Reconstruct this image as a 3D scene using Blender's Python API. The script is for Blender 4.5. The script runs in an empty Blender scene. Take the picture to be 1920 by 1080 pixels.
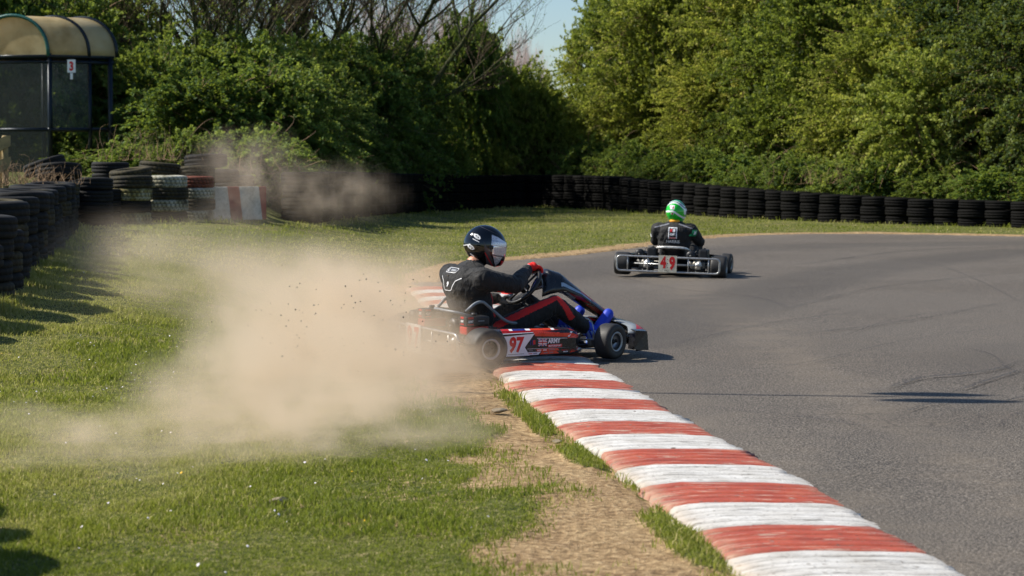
import bpy, bmesh, math, random
import numpy as np
from mathutils import Vector, Matrix
from mathutils.bvhtree import BVHTree
PI = math.pi
C = bpy.context.scene.collection
sc = bpy.context.scene
random.seed(7)

# ------------------------------------------------------------------ camera numbers
FPX = 4100.0                       # focal length in pixels of a 1920 wide frame
CAMZ = 1.48
TH = math.atan(245.0/FPX)          # downward pitch
def ray(px, py):
    a = (px-960)/FPX; b = (540-py)/FPX
    return np.array([a, math.cos(TH)+b*math.sin(TH), -math.sin(TH)+b*math.cos(TH)])
def at_z(px, py, z):
    r = ray(px, py); t = (z-CAMZ)/r[2]
    return Vector((r[0]*t, r[1]*t, z))
def at_d(px, py, d):
    r = ray(px, py); t = d/r[1]
    return Vector((r[0]*t, d, CAMZ+r[2]*t))

# ------------------------------------------------------------------ noise
def _hash(ix, iy, seed):
    h = (ix.astype(np.int64)*374761393 + iy.astype(np.int64)*668265263 + seed*1442695041) & 0xffffffff
    h = ((h ^ (h >> 13))*1274126177) & 0xffffffff
    return ((h ^ (h >> 16)) & 0xffff)/65535.0
def vnoise(x, y, seed=0):
    ix = np.floor(x); iy = np.floor(y); fx = x-ix; fy = y-iy
    fx = fx*fx*(3-2*fx); fy = fy*fy*(3-2*fy)
    a = _hash(ix, iy, seed); b = _hash(ix+1, iy, seed); c = _hash(ix, iy+1, seed); d = _hash(ix+1, iy+1, seed)
    return (a*(1-fx)+b*fx)*(1-fy)+(c*(1-fx)+d*fx)*fy
def fbm(x, y, seed=0, oct=4):
    s = 0; a = .5; n = 0
    for k in range(oct):
        s = s+a*vnoise(x*2**k, y*2**k, seed+k*17); n += a; a *= .5
    return s/n
def sst(v, a, b):
    t = np.clip((v-a)/(b-a), 0, 1); return t*t*(3-2*t)

# ------------------------------------------------------------------ object helpers
def link(o, parent=None):
    C.objects.link(o)
    if parent is not None: o.parent = parent
    return o
def tag(o, label=None, cat=None, group=None, kind=None):
    if label: o['label'] = label
    if cat: o['category'] = cat
    if group: o['group'] = group
    if kind: o['kind'] = kind
    return o
def empty(name, loc=(0,0,0), rz=0):
    o = bpy.data.objects.new(name, None); o.location = loc; o.rotation_euler = (0,0,rz)
    o.empty_display_size = .1
    return link(o)
def bulk(name, verts, faces, mats, parent=None, smooth=False, midx=None, attrs=None):
    """verts (n,3) array, faces (m,k) array with the same k"""
    me = bpy.data.meshes.new(name)
    v = np.asarray(verts, dtype=np.float32); f = np.asarray(faces, dtype=np.int32)
    m, k = f.shape
    me.vertices.add(len(v)); me.vertices.foreach_set('co', v.ravel())
    me.loops.add(m*k); me.loops.foreach_set('vertex_index', f.ravel())
    me.polygons.add(m); me.polygons.foreach_set('loop_start', np.arange(0, m*k, k, dtype=np.int32))
    try: me.polygons.foreach_set('loop_total', np.full(m, k, dtype=np.int32))
    except Exception: pass
    if midx is not None: me.polygons.foreach_set('material_index', np.asarray(midx, dtype=np.int32))
    for n, a in (attrs or {}).items():
        at = me.attributes.new(n, 'FLOAT', 'POINT'); at.data.foreach_set('value', np.asarray(a, dtype=np.float32))
    for mt in (mats if isinstance(mats, (list, tuple)) else [mats]): me.materials.append(mt)
    me.update(calc_edges=True); me.validate()
    if smooth: me.polygons.foreach_set('use_smooth', np.ones(m, dtype=bool))
    o = bpy.data.objects.new(name, me)
    return link(o, parent)

class MB:
    """collects shapes, each with a material, and links them as one mesh"""
    def __init__(s): s.v = []; s.f = []; s.m = []; s.sm = []; s.mats = []
    def mi(s, m):
        if m not in s.mats: s.mats.append(m)
        return s.mats.index(m)
    def add(s, vs, fs, m, smooth=False):
        b = len(s.v); s.v += [tuple(v) for v in vs]; k = s.mi(m)
        for f in fs: s.f.append([b+i for i in f]); s.m.append(k); s.sm.append(smooth)
        return s
    def box(s, c, size, m, rot=None, bevel=.1, taper=1.0):
        """box with its edges chamfered; bevel is a share of the smallest side"""
        hx, hy, hz = [q/2 for q in size]; b = min(size)*bevel
        bm = bmesh.new(); bmesh.ops.create_cube(bm, size=1)
        for v in bm.verts:
            t = taper if v.co.z > 0 else 1
            v.co = Vector((v.co.x*2*hx*t, v.co.y*2*hy*t, v.co.z*2*hz))
        if b > 0: bmesh.ops.bevel(bm, geom=bm.edges[:], offset=b, segments=2, profile=.6, affect='EDGES')
        R = rot if rot is not None else Matrix.Identity(3)
        s.bm(bm, m, lambda p: R @ p + Vector(c)); return s
    def bm(s, bm, m, fn=lambda p: p, smooth=False):
        bm.verts.index_update()
        s.add([fn(v.co) for v in bm.verts], [[v.index for v in f.verts] for f in bm.faces], m, smooth); bm.free()
    def tube(s, pts, r, m, n=10, closed=False, caps=True):
        pts = [Vector(p) for p in pts]; N = len(pts); rs = r if isinstance(r, (list, tuple)) else [r]*N
        up = None; rings = []
        for i, p in enumerate(pts):
            if closed: t = pts[(i+1) % N]-pts[i-1]
            else: t = pts[min(i+1, N-1)]-pts[max(i-1, 0)]
            t.normalize()
            if up is None:
                up = Vector((0,0,1)) if abs(t.z) < .9 else Vector((1,0,0))
            a = t.cross(up)
            if a.length < 1e-6: a = t.cross(Vector((0,1,0)))
            a.normalize(); b = a.cross(t).normalized(); up = b
            rings.append([p+(a*math.cos(2*PI*k/n)+b*math.sin(2*PI*k/n))*rs[i] for k in range(n)])
        vs = [q for R in rings for q in R]; fs = []
        for i in range(N if closed else N-1):
            j = (i+1) % N
            for k in range(n): fs.append((i*n+k, i*n+(k+1) % n, j*n+(k+1) % n, j*n+k))
        if caps and not closed: fs += [tuple(range(n))[::-1], tuple((N-1)*n+k for k in range(n))]
        return s.add(vs, fs, m, True)
    def lathe(s, prof, m, M=Matrix.Identity(4), n=32, close=False, smooth=True):
        """profile of (radius, height) round local z"""
        vs = []; P = len(prof)
        for k in range(n):
            a = 2*PI*k/n
            vs += [M @ Vector((r*math.cos(a), r*math.sin(a), z)) for r, z in prof]
        fs = []
        for k in range(n):
            j = (k+1) % n
            for i in range(P if close else P-1):
                i2 = (i+1) % P
                fs.append((k*P+i, j*P+i, j*P+i2, k*P+i2))
        return s.add(vs, fs, m, smooth)
    def loft(s, secs, m, caps=True, smooth=False, closed=True):
        n = len(secs[0]); vs = [Vector(p) for S in secs for p in S]; fs = []
        for i in range(len(secs)-1):
            for k in range(n if closed else n-1):
                fs.append((i*n+k, i*n+(k+1) % n, (i+1)*n+(k+1) % n, (i+1)*n+k))
        if caps: fs += [tuple(range(n))[::-1], tuple((len(secs)-1)*n+k for k in range(n))]
        return s.add(vs, fs, m, smooth)
    def ell(s, c, r, m, R=None, nu=20, nv=12):
        vs = []; R = R if R is not None else Matrix.Identity(3)
        for j in range(nv+1):
            t = PI*j/nv
            for i in range(nu):
                a = 2*PI*i/nu
                vs.append(R @ Vector((r[0]*math.sin(t)*math.cos(a), r[1]*math.sin(t)*math.sin(a), r[2]*math.cos(t)))+Vector(c))
        fs = [(j*nu+i, (j+1)*nu+i, (j+1)*nu+(i+1) % nu, j*nu+(i+1) % nu) for j in range(nv) for i in range(nu)]
        return s.add(vs, fs, m, True)
    def build(s, name, parent=None, fixn=True):
        me = bpy.data.meshes.new(name); me.from_pydata(s.v, [], s.f)
        me.polygons.foreach_set('material_index', s.m); me.polygons.foreach_set('use_smooth', s.sm)
        for m in s.mats: me.materials.append(m)
        me.update()
        if fixn:
            bm = bmesh.new(); bm.from_mesh(me)
            bmesh.ops.remove_doubles(bm, verts=bm.verts, dist=1e-5)
            bmesh.ops.recalc_face_normals(bm, faces=bm.faces); bm.to_mesh(me); bm.free()
        return link(bpy.data.objects.new(name, me), parent)
def rotm(z=0, y=0, x=0):
    return Matrix.Rotation(z, 3, 'Z') @ Matrix.Rotation(y, 3, 'Y') @ Matrix.Rotation(x, 3, 'X')
def arc(c, r, a0, a1, n, ax='xz'):
    out = []
    for k in range(n+1):
        a = a0+(a1-a0)*k/n; u, w = r*math.cos(a), r*math.sin(a)
        out.append((c[0]+u, c[1], c[2]+w) if ax == 'xz' else ((c[0]+u, c[1]+w, c[2]) if ax == 'xy' else (c[0], c[1]+u, c[2]+w)))
    return out
def rounded(pts, r, n=5, closed=False):
    """polyline with its corners rounded"""
    P = [Vector(p) for p in pts]; out = []; N = len(P)
    for i in range(N):
        if not closed and i in (0, N-1): out.append(P[i]); continue
        a, b, c = P[i-1], P[i], P[(i+1) % N]
        d1 = (a-b); d2 = (c-b); rr = min(r, d1.length*.45, d2.length*.45)
        p0 = b+d1.normalized()*rr; p1 = b+d2.normalized()*rr
        for k in range(n+1):
            t = k/n; out.append(p0*(1-t)**2+b*2*t*(1-t)+p1*t*t)
    return out

# ------------------------------------------------------------------ materials
def lin(c):
    return tuple((x/12.92 if x <= .04045 else ((x+.055)/1.055)**2.4) for x in [q/255 for q in c])
class NT:
    def __init__(s, name):
        s.m = bpy.data.materials.new(name); s.m.use_nodes = True; s.t = s.m.node_tree
        s.b = s.t.nodes['Principled BSDF']; s.out = s.t.nodes['Material Output']
    def n(s, typ, **kw):
        nd = s.t.nodes.new(typ)
        for k, v in kw.items(): setattr(nd, k, v)
        return nd
    def L(s, a, b): s.t.links.new(a, b)
    def set(s, nd, **kw):
        for k, v in kw.items():
            i = nd.inputs[k]
            if hasattr(v, 'is_output') or isinstance(v, bpy.types.NodeSocket): s.L(v, i)
            else: i.default_value = v
    def math(s, op, a, b=None, c=None, clamp=False):
        nd = s.n('ShaderNodeMath', operation=op, use_clamp=clamp)
        for i, v in enumerate((a, b, c)):
            if v is None: continue
            if isinstance(v, bpy.types.NodeSocket): s.L(v, nd.inputs[i])
            else: nd.inputs[i].default_value = v
        return nd.outputs[0]
    def noise(s, scale, detail=4, rough=.6, vec=None, dist=0):
        nd = s.n('ShaderNodeTexNoise'); nd.inputs['Scale'].default_value = scale
        nd.inputs['Detail'].default_value = detail; nd.inputs['Roughness'].default_value = rough
        nd.inputs['Distortion'].default_value = dist
        if vec is not None: s.L(vec, nd.inputs['Vector'])
        return nd.outputs[0]
    def ramp(s, v, stops, interp='LINEAR'):
        nd = s.n('ShaderNodeValToRGB'); cr = nd.color_ramp; cr.interpolation = interp
        while len(cr.elements) < len(stops): cr.elements.new(.5)
        for e, (p, c) in zip(cr.elements, stops):
            e.position = p; e.color = (*c, 1) if len(c) == 3 else c
        s.L(v, nd.inputs[0]); return nd.outputs[0]
    def mr(s, v, a, b, c=0, d=1):
        nd = s.n('ShaderNodeMapRange'); nd.interpolation_type = 'SMOOTHSTEP'
        s.L(v, nd.inputs[0])
        for i, q in zip((1,2,3,4), (a,b,c,d)): nd.inputs[i].default_value = q
        return nd.outputs[0]
    def mix(s, f, a, b, mode='MIX'):
        nd = s.n('ShaderNodeMix', data_type='RGBA', blend_type=mode)
        for i, v in ((0, f), (6, a), (7, b)):
            if isinstance(v, bpy.types.NodeSocket): s.L(v, nd.inputs[i])
            elif i == 0: nd.inputs[0].default_value = v
            else: nd.inputs[i].default_value = (*v, 1) if len(v) == 3 else v
        return nd.outputs[2]
    def attr(s, name):
        return s.n('ShaderNodeAttribute', attribute_name=name).outputs['Fac']
    def obj(s): return s.n('ShaderNodeTexCoord').outputs['Object']
    def bump(s, h, strength=.5, dist=.01):
        nd = s.n('ShaderNodeBump'); nd.inputs['Strength'].default_value = strength; nd.inputs['Distance'].default_value = dist
        s.L(h, nd.inputs['Height']); s.L(nd.outputs[0], s.b.inputs['Normal'])
    def base(s, c):
        if isinstance(c, bpy.types.NodeSocket): s.L(c, s.b.inputs['Base Color'])
        else: s.b.inputs['Base Color'].default_value = (*c, 1)
def mat(name, col, rough=.5, metal=0, var=.15, nscale=20, bump=0, bscale=60, coat=0, bdist=.003, spec=.5):
    """plain surface with slight grime and wear in colour and gloss"""
    t = NT(name); c = lin(col); v = t.obj()
    nz = t.noise(nscale, 5, .65, v)
    t.base(t.mix(t.mr(nz, .35, .7), tuple(q*(1-var) for q in c), tuple(min(1, q*(1+var*.6)) for q in c)))
    t.L(t.mr(nz, .3, .7, max(.02, rough-.08), min(1, rough+.1)), t.b.inputs['Roughness'])
    t.b.inputs['Metallic'].default_value = metal; t.b.inputs['Coat Weight'].default_value = coat
    t.b.inputs['Specular IOR Level'].default_value = spec
    if bump: t.bump(t.noise(bscale, 3, .6, v), bump, bdist)
    return t.m
M = {}
def mk(k, *a, **kw): M[k] = mat(k, *a, **kw)
mk('rubber', (26,26,27), .75, bump=.3, bscale=90, var=.25)
mk('kart_rubber', (40,39,38), .62, var=.35, nscale=9, bump=.2, bscale=60)
mk('rim_alloy', (150,155,160), .35, metal=.8)
mk('rim_dark', (60,60,62), .4, metal=.6)
mk('steel_tube', (175,175,172), .35, metal=.65, nscale=30)
mk('black_plastic', (18,18,20), .42, nscale=30)
mk('black_metal', (24,24,26), .45, metal=.3)
mk('engine_black', (22,22,24), .5, bump=.2, bscale=50)
mk('engine_alloy', (120,117,110), .45, metal=.6, bump=.3, bscale=80)
mk('exhaust', (225,222,214), .3, metal=.4)
mk('engine_red', (190,35,22), .4)
mk('seat_grey', (120,128,135), .4, nscale=10)
mk('seat_black', (26,26,28), .55)
mk('pod_black', (24,24,26), .28, coat=.3)
mk('pod_orange', (214,62,32), .3, coat=.3, var=.08)
mk('deep_red', (190,20,22), .35, var=.06)
mk('number_red', (205,18,22), .4, var=.05)
mk('white_plate', (228,230,232), .35, var=.05)
mk('white_print', (225,226,228), .45, var=.05)
mk('blue_print', (22,40,120), .4)
mk('grey_print', (120,124,130), .4)
mk('worn_plate', (222,214,190), .5, var=.25, nscale=14)
mk('helmet_black', (3,3,5), .07, coat=.4, var=.05, spec=.5)
mk('helmet_silver', (206,208,216), .25, metal=.5)
mk('helmet_grey', (70,68,72), .35, metal=.3)
mk('visor', (214,214,228), .12, metal=.75, var=.05)
mk('helmet_green', (12,190,38), .3, coat=.4, var=.05, nscale=5)
mk('helmet_teal', (4,150,96), .3, coat=.4, var=.05, nscale=5)
mk('helmet_white', (232,234,236), .3, coat=.4, var=.04)
mk('skin', (200,140,110), .55, var=.08)
mk('balaclava', (30,26,26), .9)
mk('piping', (120,122,130), .6)
mk('suit_red', (205,32,28), .75, var=.1, bump=.3, bscale=40)
mk('glove_red', (222,26,18), .7, var=.1, bump=.3, bscale=90)
mk('glove_grey', (165,168,172), .6, bump=.3, bscale=90)
mk('boot_blue', (22,58,190), .55, bump=.2, bscale=60)
mk('boot_pale', (130,160,215), .6)
mk('collar_yellow', (232,160,20), .6)
mk('clear_plastic', (150,160,168), .25, nscale=8)
mk('wood', (150,132,92), .85, var=.35, nscale=9, bump=.5, bscale=30)
mk('shelter_metal', (10,26,38), .4, metal=.3, var=.3, nscale=8)
mk('shelter_green', (14,84,76), .4, var=.2)
mk('bark', (92,78,58), .95, var=.45, nscale=8, bump=.8, bscale=25, bdist=.02)
mk('bark_moss', (70,74,36), .95, var=.5, nscale=6, bump=.8, bscale=25, bdist=.02)
mk('twig', (150,122,92), .9, var=.4, nscale=4)
mk('hazed_twig', (214,190,184), .95, var=.2, nscale=2)  # distance haze is mixed into this twig colour
mk('stone', (150,135,112), .9, var=.3, bump=.6, bscale=20)
mk('daisy', (235,228,232), .7)
mk('dandelion', (225,180,20), .7)
mk('pvc', (150,172,190), .3)
def suit_mat():
    t = NT('suit_black'); v = t.obj()
    mp = t.n('ShaderNodeMapping'); mp.inputs['Scale'].default_value = (1,1,.45); t.L(v, mp.inputs[0])
    a = t.noise(16, 3, .55, mp.outputs[0], 1.2); b = t.noise(260, 2, .6, v)
    t.base(t.mix(t.mr(a, .3, .7), (.0028,.0028,.0032), (.0075,.0072,.0075)))
    t.b.inputs['Roughness'].default_value = .78; t.b.inputs['Sheen Weight'].default_value = .04
    h = t.math('ADD', a, t.math('MULTIPLY', b, .05)); t.bump(h, .8, .03)
    return t.m
M['suit'] = suit_mat()
def leaf_mat(name, dark, mid, light, trans=.35):
    t = NT(name)
    oi = t.n('ShaderNodeObjectInfo').outputs['Random']
    tint = t.attr('tint')
    c = t.ramp(tint, [(0, dark), (.5, mid), (1, light)])
    hs = t.n('ShaderNodeHueSaturation'); t.L(c, hs.inputs['Color'])
    t.L(t.mr(oi, 0, 1, .475, .52), hs.inputs['Hue']); t.L(t.mr(oi, 0, 1, 1.3, .75), hs.inputs['Value'])
    hs.inputs['Saturation'].default_value = .95
    t.base(hs.outputs[0]); t.b.inputs['Roughness'].default_value = .6
    t.b.inputs['Specular IOR Level'].default_value = .22
    tr = t.n('ShaderNodeBsdfTranslucent'); t.L(t.mix(.5, hs.outputs[0], (.35,.42,.04), 'MIX'), tr.inputs[0])
    mx = t.n('ShaderNodeMixShader'); mx.inputs[0].default_value = trans
    t.L(t.b.outputs[0], mx.inputs[1]); t.L(tr.outputs[0], mx.inputs[2]); t.L(mx.outputs[0], t.out.inputs[0])
    return t.m
M['leaf_dark'] = leaf_mat('leaf_bramble', (.014,.038,.009), (.075,.145,.024), (.36,.46,.08), .45)
M['leaf_mid'] = leaf_mat('leaf_mid_lit', (.03,.065,.012), (.125,.21,.036), (.42,.50,.09), .48)  # paler leaf tone; also paints light into the dark hedge corner
M['leaf_light'] = leaf_mat('leaf_hawthorn', (.024,.048,.008), (.19,.240,.030), (.60,.60,.10), .52)
M['leaf_ivy'] = leaf_mat('leaf_ivy', (.008,.022,.006), (.02,.05,.01), (.06,.11,.02), .15)
M['blade'] = leaf_mat('grass_blade', (.07,.13,.010), (.27,.285,.03), (.66,.54,.22), .42)
M['leaf_bright'] = leaf_mat('leaf_bright', (.06,.10,.012), (.20,.26,.035), (.48,.50,.09), .45)  # leaves of the bright bush; also painted light for the hedge corner
M['leaf_shade'] = leaf_mat('leaf_shade', (.012,.028,.007), (.045,.085,.018), (.14,.19,.045), .35)  # hawthorn leaves with the shade of the hollow put into the colour

def ground_mat():
    t = NT('ground_turf'); v = t.obj(); d = t.attr('dirt')
    n1 = t.noise(.45, 5, .6, v); n2 = t.noise(3.2, 5, .65, v); n3 = t.noise(26, 4, .7, v); n4 = t.noise(150, 3, .7, v)
    g = t.ramp(n2, [(.3, (.035,.058,.010)), (.5, (.085,.110,.022)), (.66, (.16,.155,.045)), (.8, (.24,.20,.085))])
    g = t.mix(t.mr(n1, .42, .62), g, t.ramp(n2, [(.3, (.07,.09,.016)), (.6, (.17,.165,.045)), (.8, (.27,.225,.10))]))
    g = t.mix(.6, g, t.ramp(n3, [(.36, (.02,.032,.006)), (.5, (.11,.125,.026)), (.6, (.28,.25,.10)), (.68, (.42,.36,.19))]))
    s = t.ramp(n2, [(.3, (.24,.145,.070)), (.5, (.45,.305,.150)), (.7, (.64,.47,.25))])
    s = t.mix(.6, s, t.ramp(n3, [(.36, (.055,.032,.018)), (.47, (.27,.175,.092)), (.54, (.45,.31,.165)), (.66, (.66,.49,.29))]))
    s = t.mix(t.mr(n4, .55, .66, 0, .85), s, (.07,.05,.035))
    m = t.math('ADD', d, t.math('MULTIPLY', t.math('SUBTRACT', n3, .5), .9))
    t.base(t.mix(t.mr(m, .38, .62), g, s)); t.b.inputs['Roughness'].default_value = .95
    t.b.inputs['Specular IOR Level'].default_value = .15
    t.bump(t.math('ADD', t.math('MULTIPLY', n3, 1.0), t.math('MULTIPLY', n4, .35)), .9, .03)
    return t.m
M['ground'] = ground_mat()
def asphalt_mat():
    t = NT('asphalt'); v = t.obj()
    vo = t.n('ShaderNodeTexVoronoi'); vo.inputs['Scale'].default_value = 150; t.L(v, vo.inputs['Vector'])
    n1 = t.noise(.35, 4, .55, v); n2 = t.noise(2.2, 5, .6, v); n3 = t.noise(80, 4, .85, v); n4 = t.noise(28, 3, .75, v)
    c = t.ramp(n3, [(.40, (.008,.007,.006)), (.47, (.070,.060,.050)), (.52, (.17,.148,.124)), (.58, (.58,.51,.42))])
    c = t.mix(.25, c, t.ramp(n4, [(.35, (.05,.044,.038)), (.65, (.23,.20,.168))]))
    c = t.mix(t.mr(n1, .4, .62, 0, .5), c, t.mix(1, c, (.78,.76,.74), 'MULTIPLY'))
    c = t.mix(t.mr(n2, .5, .75, 0, .5), c, t.mix(1, c, (1.22,1.18,1.12), 'MULTIPLY'))
    # paler band of dust dragged on from the verge
    du = t.attr('dust'); c = t.mix(t.math('MULTIPLY', du, t.mr(n2, .35, .65, .15, .55)), c, (.30,.25,.19))
    ru = t.attr('rubber'); c = t.mix(t.math('MULTIPLY', ru, t.mr(n4, .3, .65, .3, .8)), c, (.040,.038,.038))
    cr_ = t.n('ShaderNodeTexVoronoi'); cr_.feature = 'DISTANCE_TO_EDGE'; cr_.inputs['Scale'].default_value = .33
    wv = t.n('ShaderNodeVectorMath', operation='ADD'); t.L(v, wv.inputs[0]); nn = t.n('ShaderNodeTexNoise'); nn.inputs['Scale'].default_value = 1.6; t.L(v, nn.inputs['Vector']); t.L(nn.outputs[1], wv.inputs[1]); t.L(wv.outputs[0], cr_.inputs['Vector'])
    c = t.mix(t.math('MULTIPLY', t.mr(cr_.outputs['Distance'], .0, .006, 1, 0), t.mr(n2, .45, .6, 0, .42)), c, (.03,.028,.026))
    c = t.mix(1, c, (.715,.705,.695), 'MULTIPLY')
    t.base(c); t.b.inputs['Roughness'].default_value = .78
    t.b.inputs['Specular IOR Level'].default_value = .3
    t.bump(t.math('ADD', n3, t.math('MULTIPLY', vo.outputs['Distance'], .6)), .9, .006)
    return t.m
M['asphalt'] = asphalt_mat()
def kerb_mat():
    t = NT('kerb_paint'); v = t.obj(); u = t.attr('along'); w = t.attr('across'); g = t.attr('groove')
    comb = t.n('ShaderNodeCombineXYZ'); t.L(t.math('MULTIPLY', w, 2.6), comb.inputs[0]); t.L(t.math('MULTIPLY', u, 26), comb.inputs[1])
    st = t.noise(1.6, 6, .7, comb.outputs[0])
    edge = t.noise(9, 4, .6, v)
    uu = t.math('ADD', u, t.math('MULTIPLY', t.math('SUBTRACT', edge, .5), .035))
    ph = t.math('FRACT', t.math('DIVIDE', uu, 1.15))
    isred = t.math('LESS_THAN', ph, .5)
    fine = t.noise(60, 4, .7, v); med = t.noise(6, 4, .6, v)
    red = t.ramp(med, [(.3, (.30,.045,.024)), (.6, (.43,.075,.036)), (.8, (.46,.15,.085))])
    wht = t.ramp(med, [(.3, (.50,.475,.43)), (.6, (.66,.645,.61))])
    c = t.mix(isred, wht, red)
    # paint worn off on the ridges: pale streaks in the red, grey in the white
    wear = t.mr(st, .55, .62)
    c = t.mix(t.math('MULTIPLY', wear, .75), c, t.mix(isred, (.13,.12,.10), (.58,.47,.36)))
    dirt = t.math('MULTIPLY', g, t.mr(st, .30, .50))
    c = t.mix(t.math('MULTIPLY', dirt, .85), c, (.09,.07,.055))
    c = t.mix(t.mr(fine, .58, .68, 0, .8), c, (.13,.105,.08))
    sc_ = t.noise(1.7, 5, .75, comb.outputs[0], .6); c = t.mix(t.mr(sc_, .54, .70, 0, .55), c, (.085,.075,.068))
    chip = t.n('ShaderNodeTexVoronoi'); chip.inputs['Scale'].default_value = 14; t.L(v, chip.inputs['Vector'])
    c = t.mix(t.math('MULTIPLY', t.math('LESS_THAN', chip.outputs['Distance'], .16), t.mr(med, .5, .62)), c, (.20,.17,.14))
    soil = t.attr('soil'); c = t.mix(t.math('MULTIPLY', soil, t.mr(med, .3, .6)), c, (.36,.27,.18))
    t.base(c); t.b.inputs['Roughness'].default_value = .7
    t.bump(t.math('ADD', fine, st), .6, .008)
    return t.m
M['kerb'] = kerb_mat()
def tyre_mat(name, stops, k=.5):
    t = NT(name); v = t.obj(); oi = t.n('ShaderNodeObjectInfo').outputs['Random']
    ad = t.n('ShaderNodeVectorMath', operation='ADD'); t.L(v, ad.inputs[0])
    cx = t.n('ShaderNodeCombineXYZ'); t.L(t.math('MULTIPLY', oi, 37), cx.inputs[0]); t.L(t.math('MULTIPLY', oi, 11), cx.inputs[1]); t.L(cx.outputs[0], ad.inputs[1])
    n = t.noise(4.5, 5, .6, ad.outputs[0]); f = t.noise(70, 3, .7, v)
    c = t.ramp(n, stops)
    tr = t.attr('tread')
    c = t.mix(t.math('MULTIPLY', tr, .75), c, (.008,.008,.008))
    c = t.mix(t.mr(f, .6, .75, 0, k), c, (.02,.018,.015))
    t.base(c); t.b.inputs['Roughness'].default_value = .8; t.b.inputs['Specular IOR Level'].default_value = .25; t.bump(f, .4, .005)
    return t.m
M['tyre_black'] = tyre_mat('tyre_black', [(.3, (.005,.005,.005)), (.6, (.011,.011,.0105)), (.8, (.03,.028,.023))])
M['tyre_mossy'] = tyre_mat('tyre_mossy', [(.3, (.016,.015,.012)), (.5, (.045,.038,.018)), (.75, (.10,.075,.035))])
M['tyre_white'] = tyre_mat('tyre_white', [(.33, (.05,.045,.03)), (.45, (.28,.26,.17)), (.7, (.55,.55,.48))], .8)
M['tyre_lime'] = tyre_mat('tyre_lime', [(.35, (.04,.035,.02)), (.48, (.25,.21,.07)), (.7, (.50,.50,.38))], .8)
M['tyre_red'] = tyre_mat('tyre_red', [(.3, (.05,.02,.012)), (.5, (.14,.035,.018)), (.8, (.22,.08,.05))])
def board_mat():
    t = NT('painted_board'); v = t.obj(); sep = t.n('ShaderNodeSeparateXYZ'); t.L(v, sep.inputs[0])
    x = t.math('ADD', sep.outputs[0], t.math('MULTIPLY', sep.outputs[2], .12))
    isred = t.math('LESS_THAN', t.math('FRACT', t.math('DIVIDE', t.math('ADD', x, .21), .62)), .37)
    n = t.noise(9, 5, .7, v)
    c = t.mix(isred, t.ramp(n, [(.3, (.30,.30,.27)), (.6, (.52,.52,.49))]), t.ramp(n, [(.3, (.22,.05,.04)), (.65, (.36,.09,.07))]))
    c = t.mix(t.mr(t.noise(40, 4, .7, v), .6, .7, 0, .8), c, (.06,.05,.04))
    t.base(c); t.b.inputs['Roughness'].default_value = .8; return t.m
M['board'] = board_mat()
def roof_mat():
    t = NT('roof_sheet'); v = t.obj(); n = t.noise(2.2, 6, .65, v)
    t.base(t.ramp(n, [(.3, (.40,.31,.15)), (.55, (.72,.60,.34)), (.75, (.80,.72,.48))]))
    t.b.inputs['Roughness'].default_value = .45
    tr = t.n('ShaderNodeBsdfTranslucent'); tr.inputs[0].default_value = (.85,.70,.38,1)
    mx = t.n('ShaderNodeMixShader'); mx.inputs[0].default_value = .5
    t.L(t.b.outputs[0], mx.inputs[1]); t.L(tr.outputs[0], mx.inputs[2]); t.L(mx.outputs[0], t.out.inputs[0]); return t.m
M['roof'] = roof_mat()
def glass_mat(name, col, alpha, n0=.3):
    t = NT(name); v = t.obj(); n = t.noise(6, 6, .7, v)
    t.base(col); t.b.inputs['Roughness'].default_value = .25
    t.L(t.mr(n, .3, .75, alpha-.08, alpha+.15), t.b.inputs['Alpha']); return t.m
M['dirty_glass'] = glass_mat('dirty_perspex', (.022,.026,.020), .50)
mk('wall_rubber', (13,13,13), .85, var=.3)
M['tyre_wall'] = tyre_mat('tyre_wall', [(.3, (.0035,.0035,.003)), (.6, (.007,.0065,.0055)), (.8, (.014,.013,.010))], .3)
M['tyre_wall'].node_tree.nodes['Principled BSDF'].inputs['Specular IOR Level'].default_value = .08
M['clear_glass'] = glass_mat('clear_perspex', (.10,.12,.10), .22)
M['nose_clear'] = glass_mat('clear_nose', (.35,.38,.40), .55)
# ------------------------------------------------------------------ layout
KERB = [(2.1,2.0),(1.62,5.0),(1.12,8.37),(.89,10.2),(.61,12.1),(.33,14.4),(.17,16.0),(-.10,18.2),(-.40,21.0),(-.68,23.6),(-.85,25.0)]
WALL = [(-4.75,11.5),(-4.45,14.5),(-4.42,18.0),(-4.8,20.5),(-5.15,23.2),(-5.62,26),(-6.12,29),(-6.62,31.8),(-6.95,33.8),
        (-6.2,34.9),(-5.5,35.5),(-4.95,36.4),(-4.05,36.9),(-3.85,38.5),(-3.6,43),(-3.05,50),(-2.2,58),(-.8,63.5),(.6,65.2),(2.2,62.5),
        (3.9,57.6),(6.75,51),(10.8,45.6),(17,39)]
def catmull(P, step):
    P = [np.array(p, float) for p in P]; P = [2*P[0]-P[1]]+P+[2*P[-1]-P[-2]]; out = []
    for i in range(1, len(P)-2):
        n = max(2, int(np.linalg.norm(P[i+1]-P[i])/step))
        for k in range(n):
            t = k/n; a, b, c, d = P[i-1], P[i], P[i+1], P[i+2]
            out.append(.5*((2*b)+(c-a)*t+(2*a-5*b+4*c-d)*t*t+(3*b-a-3*c+d)*t**3))
    out.append(P[-2]); return np.array(out)
def resample(Q, step, start=0):
    seg = np.linalg.norm(np.diff(Q, axis=0), axis=1); s = np.concatenate([[0], np.cumsum(seg)])
    t = np.arange(start, s[-1], step); return np.stack([np.interp(t, s, Q[:,0]), np.interp(t, s, Q[:,1])], 1)
KQ = resample(catmull(KERB, .05), .02)
KT = np.gradient(KQ, axis=0); KT /= np.linalg.norm(KT, axis=1)[:,None]
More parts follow.
